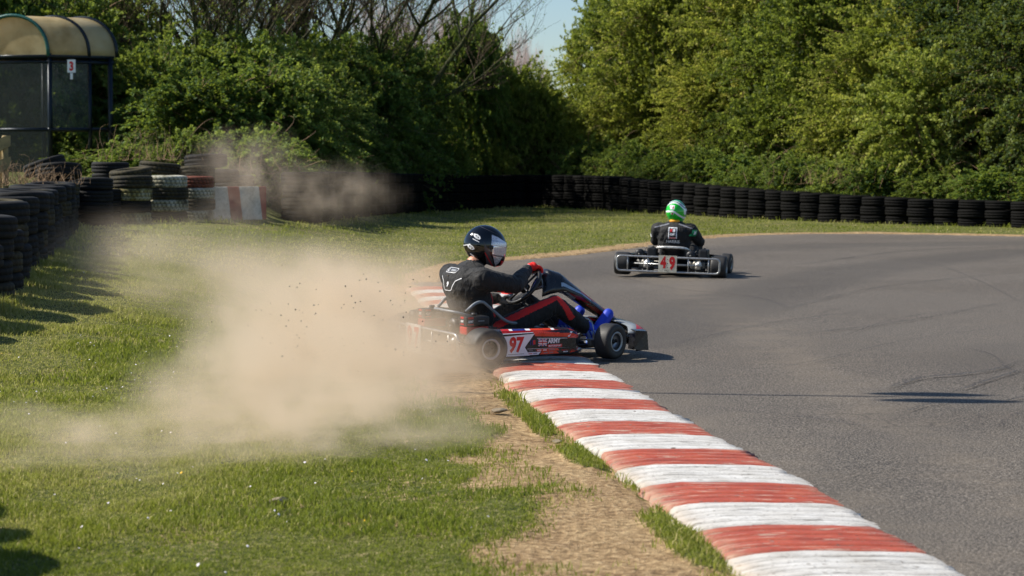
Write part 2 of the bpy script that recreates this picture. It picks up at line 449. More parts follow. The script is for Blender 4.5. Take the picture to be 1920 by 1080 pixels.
KN = np.stack([-KT[:,1], KT[:,0]], 1)           # points to the grass side (left)
KW = .385
WQ = catmull(WALL, .4)
def inside(px, py, poly):
    r = np.zeros(px.shape, bool); n = len(poly); j = n-1
    for i in range(n):
        xi, yi = poly[i]; xj, yj = poly[j]
        if yi != yj:
            c = ((yi > py) != (yj > py)) & (px < (xj-xi)*(py-yi)/(yj-yi)+xi); r ^= c
        j = i
    return r
def pdist(px, py, Q):
    best = np.full(px.shape, 1e9)
    for i in range(len(Q)-1):
        a = Q[i]; d = Q[i+1]-a; L = d@d
        t = np.clip(((px-a[0])*d[0]+(py-a[1])*d[1])/L, 0, 1)
        best = np.minimum(best, (px-a[0]-t*d[0])**2+(py-a[1]-t*d[1])**2)
    return np.sqrt(best)
BANKPOLY = [(-60,-20)]+[(-4.9,-20)]+[tuple(p) for p in WQ]+[(60,30),(400,30),(400,400),(-400,400),(-400,-20)]
# far edge of the asphalt, read off the photograph
EDGE = [at_z(px, py, 0).xy for px, py in ((842,545),(826,525),(850,508),(900,496),(960,488),(1060,480),(1150,470),(1240,458),(1330,447),(1450,439.5),(1600,438),(1760,440),(1920,443))]
EDGE = catmull([tuple(p) for p in EDGE], .3)
kc = KQ[(KQ[:,1] < 24.2)][::10]
ROAD = [(3.0,-12)]+[tuple(p) for p in kc]+[tuple(p) for p in EDGE]+[(14,36),(20,28),(24,15),(24,-12)]
WQc = WQ[::2]; KQc = KQ[::8]; EDc = EDGE[::3]
def hgt(x, y, fine=True):
    """ground height"""
    x = np.asarray(x, float); y = np.asarray(y, float)
    lift = .42*sst(-x, 1.2, 5.2)*sst(y, 12, 20)
    z = lift+.012
    m = (np.abs(x) < 40) & (y < 90) & (y > -20)
    dw = np.full(x.shape, 99.); dw[m] = pdist(x[m], y[m], WQc)
    bk = inside(x, y, BANKPOLY)
    z = z+np.where(bk, .48*sst(dw, .15, 1.6)+.25*sst(dw, 1.5, 6), 0)
    if fine: z = z+.035*(fbm(x*1.3, y*1.3, 3)-.5)+.022*(fbm(x*7, y*7, 5)-.5)*(y < 40)
    rd = inside(x, y, ROAD)
    z = np.where(rd, -.06, z)
    # soft shoulder so that turf meets the asphalt flush
    return z
def kerb_off(x, y):
    """distance left of the kerb's grass edge (negative under the kerb)"""
    i = np.clip(np.searchsorted(KQ[:,1], y), 0, len(KQ)-1)
    cx = KQ[i,0]; nx = KN[i,0]; ny = KN[i,1]
    return (x-cx)*nx+(y-KQ[i,1])*ny-KW
def dirtmask(x, y):
    x = np.asarray(x, float); y = np.asarray(y, float)
    e = kerb_off(x, y)
    w = .46+.55*sst(y, 12, 15.5)+.22*sst(9.5-y, 0, 2)+.75*(fbm(x*1.3+5, y*.9, 21)-.5)
    d = 1-sst(e, w*.55, w*1.6)
    d = np.clip(d+.9*(fbm(x*3.1, y*2.2, 23)-.5)*(d > .02), 0, 1)
    tuft = (1-sst(e, .05, .2))*sst(fbm(x*1.1, y*.8, 31), .34, .44)*(y < 13.6)
    d = np.clip(d-tuft*1.2, 0, 1)
    d = d*(y < 25.5)
    m = y > 22
    de = np.full(x.shape, 99.); de[m] = pdist(x[m], y[m], EDc)
    d = np.maximum(d, (1-sst(de, .15, .5+.8*fbm(x, y, 44)))*.9)
    p = sst(fbm(x*1.1, y*.8, 61), .54, .66)*.8*sst(15-y, 0, 4)*sst(x, -1.5, -.3)
    p = np.maximum(p, .42*sst(fbm(x*2.3, y*1.4, 63), .5, .66))
    return np.clip(np.maximum(d, p), 0, 1)
def gz(x, y): return float(hgt(np.array([x]), np.array([y]))[0])

# ------------------------------------------------------------------ ground sheet
def lines(segs):
    out = []
    for a, b, st in segs: out.append(np.arange(a, b, st))
    return np.concatenate(out+[[segs[-1][1]]])
gx = lines([(-700,-100,60),(-100,-30,10),(-30,-12,.8),(-12,-6,.2),(-6,2.2,.045),(2.2,14,.3),(14,40,2),(40,100,10),(100,700,60)])
gy = lines([(-60,4,8),(4,7,.3),(7,16,.05),(16,30,.09),(30,70,.2),(70,100,2),(100,800,50)])
X, Y = np.meshgrid(gx, gy, indexing='ij'); xf = X.ravel(); yf = Y.ravel()
Z = hgt(xf, yf); D = dirtmask(xf, yf)
eo = kerb_off(xf, yf)
Z = Z-.02*(D > .4)*(yf < 26); Z = np.where((eo < .03) & (eo > -.6) & (yf < 24.6), np.minimum(Z, -.02), Z)
nx, ny = len(gx), len(gy)
idx = np.arange(nx*ny).reshape(nx, ny)
F = np.stack([idx[:-1,:-1], idx[1:,:-1], idx[1:,1:], idx[:-1,1:]], -1).reshape(-1, 4)
g = bulk('ground', np.stack([xf, yf, Z], 1), F, M['ground'], smooth=True, attrs={'dirt': D})
tag(g, kind='structure')

# ------------------------------------------------------------------ asphalt
ax = lines([(-2,12,.12),(12,24,.6)]); ay = lines([(-12,6,1.5),(6,30,.12),(30,46,.2)])
X, Y = np.meshgrid(ax, ay, indexing='ij'); xf = X.ravel(); yf = Y.ravel()
ins = inside(xf, yf, ROAD)
# snap outside vertices a little beyond the edge away: keep cells touching the road
idx = np.arange(len(xf)).reshape(len(ax), len(ay))
F = np.stack([idx[:-1,:-1], idx[1:,:-1], idx[1:,1:], idx[:-1,1:]], -1).reshape(-1, 4)
keep = ins[F].all(axis=1); F = F[keep]
F_edge = None
eo = -kerb_off(xf, yf)-2*KW
dust = (1-sst(eo, .0, .6))*.7+np.exp(-((eo-1.15-.1*(yf-12))/.35)**2)*.75
dust = np.maximum(dust, (1-sst(pdist(xf, yf, EDc), .1, 1.3))*.8*(yf > 20))
rub = np.zeros_like(xf)
def mark(pts, w, k):
    global rub
    Q = catmull([tuple(at_z(px, py, 0).xy) for px, py in pts], .3)
    d = pdist(xf, yf, Q); rub = np.maximum(rub, k*(1-sst(d, w*.4, w)))
bm_road = None
z = np.zeros_like(xf)
z = .012*(fbm(xf*.5, yf*.5, 9)-.5)
used = np.unique(F); remap = -np.ones(len(xf), int); remap[used] = np.arange(len(used))
mark([(1180,640),(1400,560),(1620,505),(1920,470)], .9, .5)
mark([(1000,520),(1250,478),(1500,462),(1920,455)], 1.2, .45)
mark([(1500,1080),(1640,900),(1760,760),(1900,650)], .5, .22)
rd = bulk('asphalt_track', np.stack([xf, yf, z], 1)[used], remap[F], M['asphalt'], attrs={'dust': dust[used], 'rubber': rub[used]}, smooth=True)
tag(rd, kind='structure')
# thin margin closing the stepped rim of the sheet: a ribbon under the turf edge
def ribbon(name, Q, w, z, m, thin=None, attrs=None):
    T = np.gradient(Q, axis=0); T /= np.linalg.norm(T, axis=1)[:,None]; N = np.stack([-T[:,1], T[:,0]], 1)
    ww = w if thin is None else w*thin
    ww = np.broadcast_to(ww, (len(Q),))[:,None]
    a = Q+N*ww/2; b = Q-N*ww/2; n = len(Q)
    v = np.concatenate([np.c_[a, np.full(n, z)], np.c_[b, np.full(n, z)]])
    f = np.array([(i, i+1, n+i+1, n+i) for i in range(n-1)])
    return bulk(name, v, f, m, attrs=attrs or {'dust': np.full(2*n, .6), 'rubber': np.zeros(2*n)})
tag(ribbon('asphalt_margin', EDGE, .7, -.005, M['asphalt']), kind='structure')
# dark arcs of rubber laid by sliding karts
def skid_mat():
    t = NT('skid_rubber'); v = t.obj(); t.base((.025,.024,.026)); t.b.inputs['Roughness'].default_value = .7
    n = t.noise(55, 4, .7, v); n2 = t.noise(1.2, 3, .6, v)
    a = t.math('MULTIPLY', t.math('MULTIPLY', t.mr(n, .38, .68), t.mr(n2, .3, .6, .25, 1)), t.attr('ink'))
    t.L(a, t.b.inputs['Alpha']); return t.m
M['skid'] = skid_mat()
def skid(pts, w, k):
    Q = catmull([tuple(at_z(px, py, 0).xy) for px, py in pts], .08); n = len(Q)
    e = np.minimum(np.arange(n), np.arange(n)[::-1])/(n*.2); ink = np.clip(e, 0, 1)*min(1, k*1.55)
    T = np.gradient(Q, axis=0); T /= np.linalg.norm(T, axis=1)[:,None]; N = np.stack([-T[:,1], T[:,0]], 1)
    rows = []; inks = []
    for j, (o, kk) in enumerate(((-.5,0),(-.3,1),(.3,1),(.5,0))):
        rows.append(np.c_[Q+N*w*o, np.full(n, .0125)]); inks.append(ink*kk)
    f = np.array([(j*n+i, j*n+i+1, (j+1)*n+i+1, (j+1)*n+i) for j in range(3) for i in range(n-1)])
    o = bulk('skid_mark', np.concatenate(rows), f, M['skid'], attrs={'ink': np.concatenate(inks)}); tag(o, kind='structure')
skid([(1640,742),(1720,712),(1800,704),(1870,694),(1925,676)], .075, .75)
skid([(1790,738),(1850,716),(1890,704),(1930,690)], .05, .6)
skid([(1870,806),(1890,788),(1925,772)], .05, .8)
skid([(1880,757),(1905,750),(1930,744)], .05, .8)
skid([(1700,775),(1735,762),(1790,756)], .04, .6)
skid([(1800,652),(1860,668),(1885,690),(1925,705)], .03, .45)
skid([(1400,640),(1560,622),(1720,600),(1930,560)], .10, .30)
skid([(1230,655),(1330,632),(1480,602),(1640,585)], .09, .25)
skid([(1290,760),(1400,775),(1560,790),(1640,810)], .12, .22)
skid([(1440,590),(1650,540),(1930,510)], .12, .28)
skid([(1100,505),(1250,540),(1420,560),(1500,590)], .09, .22)
skid([(1480,500),(1700,472),(1930,462)], .15, .35)

# ------------------------------------------------------------------ kerb
def build_kerb():
    prof = [(-.385,-.03),(-.375,.006),(-.34,.018),(-.28,.026),(-.2,.032),(-.1,.032),(0,.030),(.1,.027),(.18,.024),(.26,.020),(.33,.015),(.375,.010),(.40,-.004)]
    Q = resample(catmull(KERB, .05), .012); Q = Q[(Q[:,1] > 6.2) & (Q[:,1] < 24.6)]
    T = np.gradient(Q, axis=0); T /= np.linalg.norm(T, axis=1)[:,None]; N = np.stack([-T[:,1], T[:,0]], 1)
    n = len(Q); u = np.arange(n)*.012
    # stripe phase: a white/red edge at depth 14.87
    i0 = np.argmin(abs(Q[:,1]-14.87)); u = u-u[i0]+.0
    vs = []; al = []; ac = []; gr = []; so = []
    ph = (u/.115+.10*(fbm(u*3, u*0, 5)-.5)) % 1
    rib = np.abs(ph-.5)*2            # 0 ridge, 1 groove
    depth = .011*sst(rib, .45, 1.0)
    for k, (w, zz) in enumerate(prof):
        m = 1 if 0 < k < len(prof)-1 else .3
        wob = 0 if 1 < k < len(prof)-2 else .045*(fbm(u*5, u*0+k//6, 77, 5)-.5)*2
        ph2 = (u/.115+.25*(fbm(u*2, u*0+w*3, 8)-.5)) % 1; rb = np.abs(ph2-.5)*2
        dz = .015*sst(rb, .62, 1.0)*m+.007*(fbm(u*9, u*0+w*20, 12)-.5)
        xy = Q-N*(w+wob)[:,None] if not np.isscalar(w+wob) else Q-N*(w+wob)
        vs.append(np.c_[xy, zz-dz]); al.append(u); ac.append(np.full(n, w)); gr.append(sst(rb, .7, 1.0))
        so.append(np.full(n, max(0, 1-(w+.385)/.12)*.8)+(.9*sst(.1-np.abs(w-.4), .0, .1)*.4))
    V = np.concatenate(vs); P = len(prof)
    f = np.array([(j*n+i, (j+1)*n+i, (j+1)*n+i+1, j*n+i+1) for j in range(P-1) for i in range(n-1)])
    o = bulk('kerb', V, f, M['kerb'], smooth=False, attrs={'along': np.concatenate(al), 'across': np.concatenate(ac), 'groove': np.concatenate(gr), 'soil': np.clip(np.concatenate(so), 0, 1)})
    tag(o, kind='structure')
build_kerb()

# ------------------------------------------------------------------ grass blades
def grass():
    rng = np.random.default_rng(3); VS = []; TI = []
    def zone(n, y0, y1, hl, hw, xl=None, dens=None):
        y = rng.uniform(y0, y1, n); xl_ = -.262*y; xr = np.interp(y, KQ[:,1], KQ[:,0])
        if y0 >= 24: xr = .262*y
        x = xl_+(xr-xl_)*rng.random(n)
        if y0 >= 24: x = rng.uniform(-.27, .27, n)*y
        ok = ~inside(x, y, ROAD) & ((kerb_off(x, y) > .015) | (y > 24.9)); bk = inside(x, y, BANKPOLY)
        ok &= ~bk
        dm = dirtmask(x, y); ok &= rng.random(n) > dm*1.12
        x = x[ok]; y = y[ok]; m = len(x)
        cl = fbm(x*2.2, y*2.2, 91); tall = .5+.85*sst(cl, .38, .68)+.25*(rng.random(m))
        eo = kerb_off(x, y); tall = tall*(1+.8*(1-sst(eo, .08, .3))*(y < 14.5))
        dw = pdist(x, y, WQc); tall = tall*(1+1.3*(1-sst(dw, .3, .75)))
        h = hl*tall*rng.uniform(.6, 1.3, m); w = hw*rng.uniform(.7, 1.4, m)
        a = rng.uniform(0, 2*PI, m); lean = rng.uniform(.1, .9, m)*h; b = rng.uniform(0, 2*PI, m)
        z = hgt(x, y)-.006
        dx = np.cos(a)*w/2; dy = np.sin(a)*w/2
        v = np.empty((m, 5, 3))
        mx = x+np.cos(b)*lean*.3; my = y+np.sin(b)*lean*.3
        v[:,0] = np.c_[x-dx, y-dy, z]; v[:,1] = np.c_[x+dx, y+dy, z]
        v[:,2] = np.c_[mx+dx*.8, my+dy*.8, z+h*.6]; v[:,3] = np.c_[mx-dx*.8, my-dy*.8, z+h*.6]
        v[:,4] = np.c_[x+np.cos(b)*lean, y+np.sin(b)*lean, z+h*.93]
        dry = sst(fbm(x*.5+7, y*.35, 51), .42, .66)
        t = np.clip(.36+.34*dry+.12*sst(y, 13, 26)+.35*(cl-.5)*-1+.25*(rng.random(m)-.5)+.6*(rng.random(m) < .07+.14*dry), 0, 1)
        VS.append(v); TI.append(np.repeat(t, 5))
    zone(250000, 7.3, 13, .023, .0042)
    zone(210000, 13, 24, .026, .0065)
    zone(130000, 24, 66, .034, .014)
    V = np.concatenate(VS); n = len(V); T = np.concatenate(TI); base = np.arange(n)[:,None]*5
    V = V.reshape(-1, 3)
    F = np.concatenate([base+np.array([0,1,2]), base+np.array([0,2,3]), base+np.array([3,2,4])])
    tag(bulk('grass', V, F, M['blade'], attrs={'tint': T}), 'short rough grass with dry straw patches covering the verge', 'grass', kind='stuff')
grass()
def daisies():
    rng = np.random.default_rng(5); n = 130
    cx = [at_z(px, py, .05) for px, py in ((150,720),(230,690),(330,760),(430,860),(90,700),(260,640),(520,960),(700,940))]
    pts = []
    for i in range(n):
        c = cx[rng.integers(len(cx))]; x = c.x+rng.normal()*.5; y = c.y+rng.normal()*1.1
        pts.append((x, y))
    for i in range(25):
        y = rng.uniform(7.5, 30); pts.append((rng.uniform(-.25*y, -.6-.0*y), y))
    P = np.array(pts); ok = (dirtmask(P[:,0], P[:,1]) < .4) & ~inside(P[:,0], P[:,1], ROAD) & ~inside(P[:,0], P[:,1], BANKPOLY); P = P[ok]
    Z = hgt(P[:,0], P[:,1])+.035; V = []; F = []
    for (x, y), z in zip(P, Z):
        b = len(V); r = rng.uniform(.004, .0065); tx, ty = rng.normal(size=2)*.4
        V.append((x, y, z+.003))
        for k in range(8):
            a = k*PI/4; V.append((x+r*math.cos(a), y+r*math.sin(a), z+r*(tx*math.cos(a)+ty*math.sin(a))))
        for k in range(8): F.append((b, b+1+k, b+1+(k+1) % 8))
    mi = (rng.random(len(F)//8) < .04).astype(int).repeat(8)
    tag(bulk('daisies', V, F, [M['daisy'], M['dandelion']], midx=mi), 'tiny white daisies dotted over the grass', 'daisies', kind='stuff')
daisies()
def stone(px, py, s, label):
    p = at_z(px, py, .02); bm = bmesh.new(); bmesh.ops.create_icosphere(bm, subdivisions=3, radius=1)
    rnd = random.Random(px)
    k = [Vector((rnd.uniform(-1,1), rnd.uniform(-1,1), rnd.uniform(-1,1))).normalized() for _ in range(9)]
    for v in bm.verts:
        for d in k:
            e = v.co.dot(d)
            if e > .72: v.co -= d*(e-.72)
        v.co = Vector((v.co.x*s[0], v.co.y*s[1], v.co.z*s[2]))
    mb = MB(); mb.bm(bm, M['stone'], lambda q: rotm(.4) @ q); o = mb.build('stone')
    o.location = (p.x, p.y, gz(p.x, p.y)+s[2]*.1); tag(o, label, 'stone')
stone(935, 768, (.055,.035,.016), 'flat pale stone on the bare soil near the kerb')
stone(1045, 823, (.03,.022,.012), 'small pale stone in the grass tuft against the kerb')
stone(520, 938, (.05,.04,.022), 'brown clod of earth in the front grass')
stone(1228, 741, (.05,.02,.008), 'thin pale flake of concrete at the asphalt side of the kerb')

skid([(1420,700),(1560,672),(1700,640),(1925,610)], .035, .35)
skid([(1560,640),(1680,600),(1800,585),(1925,590)], .03, .4)
skid([(1330,560),(1500,540),(1700,530),(1925,545)], .05, .3)
skid([(1640,480),(1760,500),(1840,530),(1925,575)], .04, .35)
# ------------------------------------------------------------------ tyres
def tyre_mesh(name, R, W, m, n=84, sag=0.0):
    h = W/2
    prof = [(R*.60,-h*.72),(R*.68,-h*.94),(R*.80,-h),(R*.92,-h*.93),(R*.975,-h*.80),(R*.997,-h*.66),
            (R,-h*.36),(R*.975,-h*.33),(R*.975,-h*.27),(R*1.003,-h*.24),(R*1.003,h*.24),(R*.975,h*.27),(R*.975,h*.33),(R,h*.36),
            (R*.997,h*.66),(R*.975,h*.80),(R*.92,h*.93),(R*.80,h),(R*.68,h*.94),(R*.60,h*.72),(R*.63,h*.66),(R*.88,h*.72),(R*.93,0),(R*.88,-h*.72),(R*.63,-h*.66)]
    P = len(prof); vs = []; tr = []
    for k in range(n):
        a = 2*PI*k/n; q = 1+sag*math.cos(2*a+1)
        for i, (r, z) in enumerate(prof):
            band = 4 <= i <= 15; g = band and (k+i//3) % 3 == 0
            rr = r*(q if r > R*.9 else 1)-(.006 if g else 0)
            vs.append((rr*math.cos(a), rr*math.sin(a), z)); tr.append(1. if g else (.35 if i in (7,8,11,12) else 0))
    f = [(k*P+i, ((k+1) % n)*P+i, ((k+1) % n)*P+(i+1) % P, k*P+(i+1) % P) for k in range(n) for i in range(P)]
    o = bulk(name, vs, f, m, smooth=True, attrs={'tread': tr}); me = o.data
    bpy.data.objects.remove(o); return me
TY = {k: tyre_mesh('tyre', .31, .19, M['tyre_'+k], sag=s) for k, s in (('black',.015),('mossy',.0),('white',.01),('lime',.0),('red',.01))}
TYB = tyre_mesh('tyre', .37, .235, M['tyre_wall'], n=60)
rt = random.Random(11)
def tyre(me, x, y, z, label, group=None, tx=0, ty=0, scale=1):
    o = bpy.data.objects.new('tyre', me); C.objects.link(o)
    o.location = (x, y, z); o.rotation_euler = (tx, ty, rt.uniform(0, 6.28)); o.scale = (scale,)*3
    tag(o, label, 'tyre', group); return o
ORD5 = ['first','second','third','fourth','fifth','sixth']
TIER = ['bottom', 'second', 'third', 'fourth', 'fifth']
# the long wall under the hedge
_w = WQ[(WQ[:,1] > 39.2)]; _a = _w[:np.argmax(_w[:,1] > 57)+1]; _b = _w[np.argmax(_w[:,1] > 57):]
far = np.concatenate([resample(_a, .98), resample(_b, .69)]); MASS = []; na = len(resample(_a, .98))
far = far[far[:,0] < .245*far[:,1]]
nf = 0
for i, (x, y) in enumerate(far):
    px = 960+FPX*x/y
    hh = float(np.interp(px, [560,900,1170,1320,1500,1700,1920], [.92,.98,.94,.80,.68,.60,.56])) if y < 60 else .97
    nt = max(3, round(hh/.235)); nt = 4 if hh > .85 else 3
    z0 = gz(x-.0, y-.4)-.02; H = hh/nt
    if i >= na: x, y = x+(.09 if i % 2 else -.09)*.3, y+(.10 if i % 2 else -.10)
    for t in range(nt):
        if i < na: MASS.append((x+rt.uniform(-.03,.03), y, z0+H*(t+.5), H/.238)); continue
        jx, jy = rt.uniform(-.02,.02), rt.uniform(-.02,.02)
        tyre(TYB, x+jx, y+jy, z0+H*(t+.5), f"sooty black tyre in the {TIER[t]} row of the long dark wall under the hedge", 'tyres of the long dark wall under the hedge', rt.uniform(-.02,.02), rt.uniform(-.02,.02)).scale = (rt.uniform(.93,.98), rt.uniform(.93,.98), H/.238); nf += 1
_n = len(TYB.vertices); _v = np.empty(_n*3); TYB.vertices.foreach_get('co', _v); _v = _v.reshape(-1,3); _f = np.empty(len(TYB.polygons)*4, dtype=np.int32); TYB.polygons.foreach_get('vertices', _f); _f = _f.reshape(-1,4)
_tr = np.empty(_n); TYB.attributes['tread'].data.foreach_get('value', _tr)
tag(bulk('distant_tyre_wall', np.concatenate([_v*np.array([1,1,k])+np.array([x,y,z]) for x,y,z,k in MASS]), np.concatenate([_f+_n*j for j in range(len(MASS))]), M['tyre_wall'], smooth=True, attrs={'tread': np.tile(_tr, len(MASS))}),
    'dusty far stretch of the dark tyre wall receding between the striped board and the hedge corner', 'tyre wall', kind='stuff')
# the wall down the left side of the grass
left = resample(WQ[(WQ[:,1] > 14.2) & (WQ[:,1] < 34.0) & (WQ[:,0] < -4.2)], .70)
for i, (x, y) in enumerate(left):
    z0 = gz(x+.3, y)-.03; top = 4 if y > 17.0 else 3
    if y < 19.5 and y > 17: top = 4 if i % 2 else 3
    ox, oy = rt.uniform(-.06,.06), rt.uniform(-.04,.04)
    for t in range(top):
        last = t == top-1
        k = 'mossy' if (i*7+t*3) % 5 == 0 else 'black'
        s = rt.uniform(.93, 1.06)
        tyre(TY[k], x+ox*t*.4+rt.uniform(-.02,.02), y+oy*t*.4, z0+.185*(t+.5), f"{'moss-tinted' if k == 'mossy' else 'plain black'} tyre, {TIER[t]} from the ground in the curved wall at left",
             'tyres of the curved wall left of the grass', rt.uniform(-.02,.02)+(rt.uniform(-.05,.07) if last else 0), rt.uniform(-.02,.02)+(rt.uniform(-.06,.06) if last else 0), s)
# the painted stacks beside the striped board
def stack(px, d, kinds, labels, sc_=1.0, R=None, topz=None):
    p = at_d(px, 400, d); x = p.x; z0 = gz(x, d-.35)-.02
    for t, (k, lb) in enumerate(zip(kinds, labels)):
        tyre(TY[k], x+rt.uniform(-.015,.015), d+rt.uniform(-.015,.015), z0+.183*sc_*(t+.5), lb, 'painted tyre stacks beside the striped board', rt.uniform(-.03,.03), rt.uniform(-.03,.03), sc_)
    return x, z0
stack(246, 34.6, ['lime','black','lime','mossy'], ['bottom tyre with flaking lime paint in the leftmost painted stack','plain dark tyre second up in the leftmost painted stack','tyre with yellowish white paint, third up in the leftmost painted stack','bare tyre with brown moss, topping the leftmost painted stack'], 1.06)
stack(315, 35.6, ['black','white','mossy','white'], ['bottom dark tyre in the middle painted stack','tyre with worn white paint, second up in the middle painted stack','brown unpainted tyre, third up in the middle painted stack','whitewashed tyre with dark tread cracks, topping the middle painted stack'], 1.06)
stack(367, 36.4, ['white','mossy','white','red'], ['dusty pale tyre at the bottom of the painted stack next to the board','brown tyre second up in the stack next to the board','white painted tyre with a black blotch beside the striped board','dull red tyre topping the stack next to the board'], 1.02)
for j, (px, d, t0) in enumerate(((196,34.4,3),(174,33.6,4),(208,36.2,4))):
    p = at_d(px, 400, d); z0 = gz(p.x+.3, d-.3)
    for t in range(t0): tyre(TY['black'], p.x, d, z0+.185*(t+.5), f"black tyre, {TIER[t]} from the ground, in the shaded corner stack {['right against the lime-painted stack','nearest the shelter corner post','behind the leftmost painted stack'][j]}", None, rt.uniform(-.04,.04), rt.uniform(-.04,.04))
def loose(px, py, d, k, label, tx=0, ty=0, s=1.0):
    p = at_d(px, py, d); tyre(TY[k], p.x, p.y, p.z, label, None, tx, ty, s)
loose(245, 328, 35.6, 'mossy', 'loose worn tyre lying tilted behind the leftmost painted stack', .12, -.05, 1.1)
loose(300, 316, 37.5, 'mossy', 'mossy tyre half sunk in ivy behind the painted stacks', .03, .1, 1.15)
loose(366, 325, 37.6, 'mossy', 'ribbed brown tyre leaning behind the red-topped stack', .02, -.12, 1.1)
loose(386, 302, 38.4, 'black', 'large grey tyre standing highest on the heap behind the striped board', .02, .06, 1.22)
loose(408, 330, 38.2, 'black', 'dark tyre under the highest tyre of the heap', .0, .02, 1.2)
loose(110, 322, 30.5, 'black', 'flattened black tyre lying on the bank below the shelter', .06, .14, 1.05)
loose(84, 312, 31.5, 'black', 'black tyre tipped over beside the wooden fence', -.1, .3, 1.0)
loose(440, 340, 39.5, 'black', 'dusty black tyre lying flat behind the striped board', .02, .02, 1.15)
# unseen cylinders added left of the camera to shade the front corner
def shadow_caster(x, y, label):
    e = empty('unseen_shadow_caster', (x, y, gz(x, y))); tag(e, label, 'shadow_caster', 'unseen shadow casters added left of the camera')
    mb = MB(); h = 1.12; pr = [(0.0001,0),(.29,0),(.30,.015)]
    for k in range(1, 12): pr.append((.30+(.008 if k in (4,8) else 0)+(.003 if k % 2 else 0), h*k/12))
    pr += [(.30,h-.015),(.288,h),(.28,h-.02),(.0001,h-.02)]
    mb.lathe(pr, M['shelter_metal'], n=36); mb.build('caster_shell', e)
    mb = MB(); mb.tube([(.15,0,h-.03),(.15,0,h+.0)], .035, M['steel_tube'], 12); mb.build('cap', e)
for i, (x, y) in enumerate([(-3.74+.215*k, 9.65-.588*k) for k in range(6)]):
    shadow_caster(x, y, f"{ORD5[i]} unseen shadow caster from the far end of the added row left of the camera")

# striped concrete board
def board():
    mb = MB(); a = at_d(391, 400, 36.6); b = at_d(497, 400, 37.3)
    L = (b-a).length; mb.box((L/2, 0, .27), (L, .09, .56), M['board'], bevel=.12)
    o = mb.build('barrier_board'); o.location = (a.x, a.y, gz(a.x, a.y)); o.rotation_euler = (0, 0, math.atan2(b.y-a.y, b.x-a.x))
    tag(o, 'low weathered barrier board painted in red and white blocks between the tyre stacks', 'barrier')
board()
# ------------------------------------------------------------------ off-frame pole whose shadow crosses the track
def pole():
    e = empty('track_pole', (-3.62, 14.28, 0)); e.location.z = gz(-3.62, 14.28)
    tag(e, 'tall thin pole with two narrow pennants whose long shadow crosses the track', 'pole')
    mb = MB(); mb.tube([(0,0,-.2),(0,0,5.6)], .022, M['steel_tube'], 8); mb.build('post', e)
    for k, (ox, h) in enumerate(((-.19,6.32),(.17,6.20))):
        m = MB(); secs = []
        for i in range(9):
            t = i/8; w = .125*abs(math.sin(PI*min(1, .04+t*.96)))**.8+.004
            secs.append([(-.012+.02*math.sin(t*5), ox-w, 5.45+(h-5.45)*t), (.0+.02*math.sin(t*5), ox+w, 5.45+(h-5.45)*t), (.012+.02*math.sin(t*5), ox+w, 5.45+(h-5.45)*t), (.0+.02*math.sin(t*5), ox-w, 5.45+(h-5.45)*t)])
        m.loft(secs, M['suit']); m.build('pennant', e)
pole()

# ------------------------------------------------------------------ shelter
def text2d(s, size=1.0, bold=0.0, sx=1.0):
    cu = bpy.data.curves.new('t', 'FONT'); cu.body = s; cu.size = size; cu.offset = bold; cu.align_x = 'CENTER'; cu.align_y = 'CENTER'; cu.resolution_u = 3
    o = bpy.data.objects.new('t', cu); C.objects.link(o)
    dg = bpy.context.evaluated_depsgraph_get(); me = bpy.data.meshes.new_from_object(o.evaluated_get(dg))
    v = [(p.co.x*sx, p.co.y) for p in me.vertices]; f = [list(p.vertices) for p in me.polygons]
    bpy.data.objects.remove(o); bpy.data.curves.remove(cu); bpy.data.meshes.remove(me); return v, f
def put_text(mb, s, fn, m, c, h, w=None, bold=.03, off=0, shear=0, rot=0):
    """letters of height h and total width w round the 2D point c, mapped by fn(u, v, off)"""
    v, f = text2d(s, 1, bold)
    xs = [p[0] for p in v]; ys = [p[1] for p in v]; x0, x1, y0, y1 = min(xs), max(xs), min(ys), max(ys)
    kh = h/(y1-y0); kw = (w/(x1-x0)) if w else kh; mx, my = (x0+x1)/2, (y0+y1)/2
    out = []
    for p in v:
        a = (p[0]-mx)*kw; b = (p[1]-my)*kh; a += b*shear
        out.append(fn(c[0]+a*math.cos(rot)-b*math.sin(rot), c[1]+a*math.sin(rot)+b*math.cos(rot), off))
    mb.add(out, f, m)
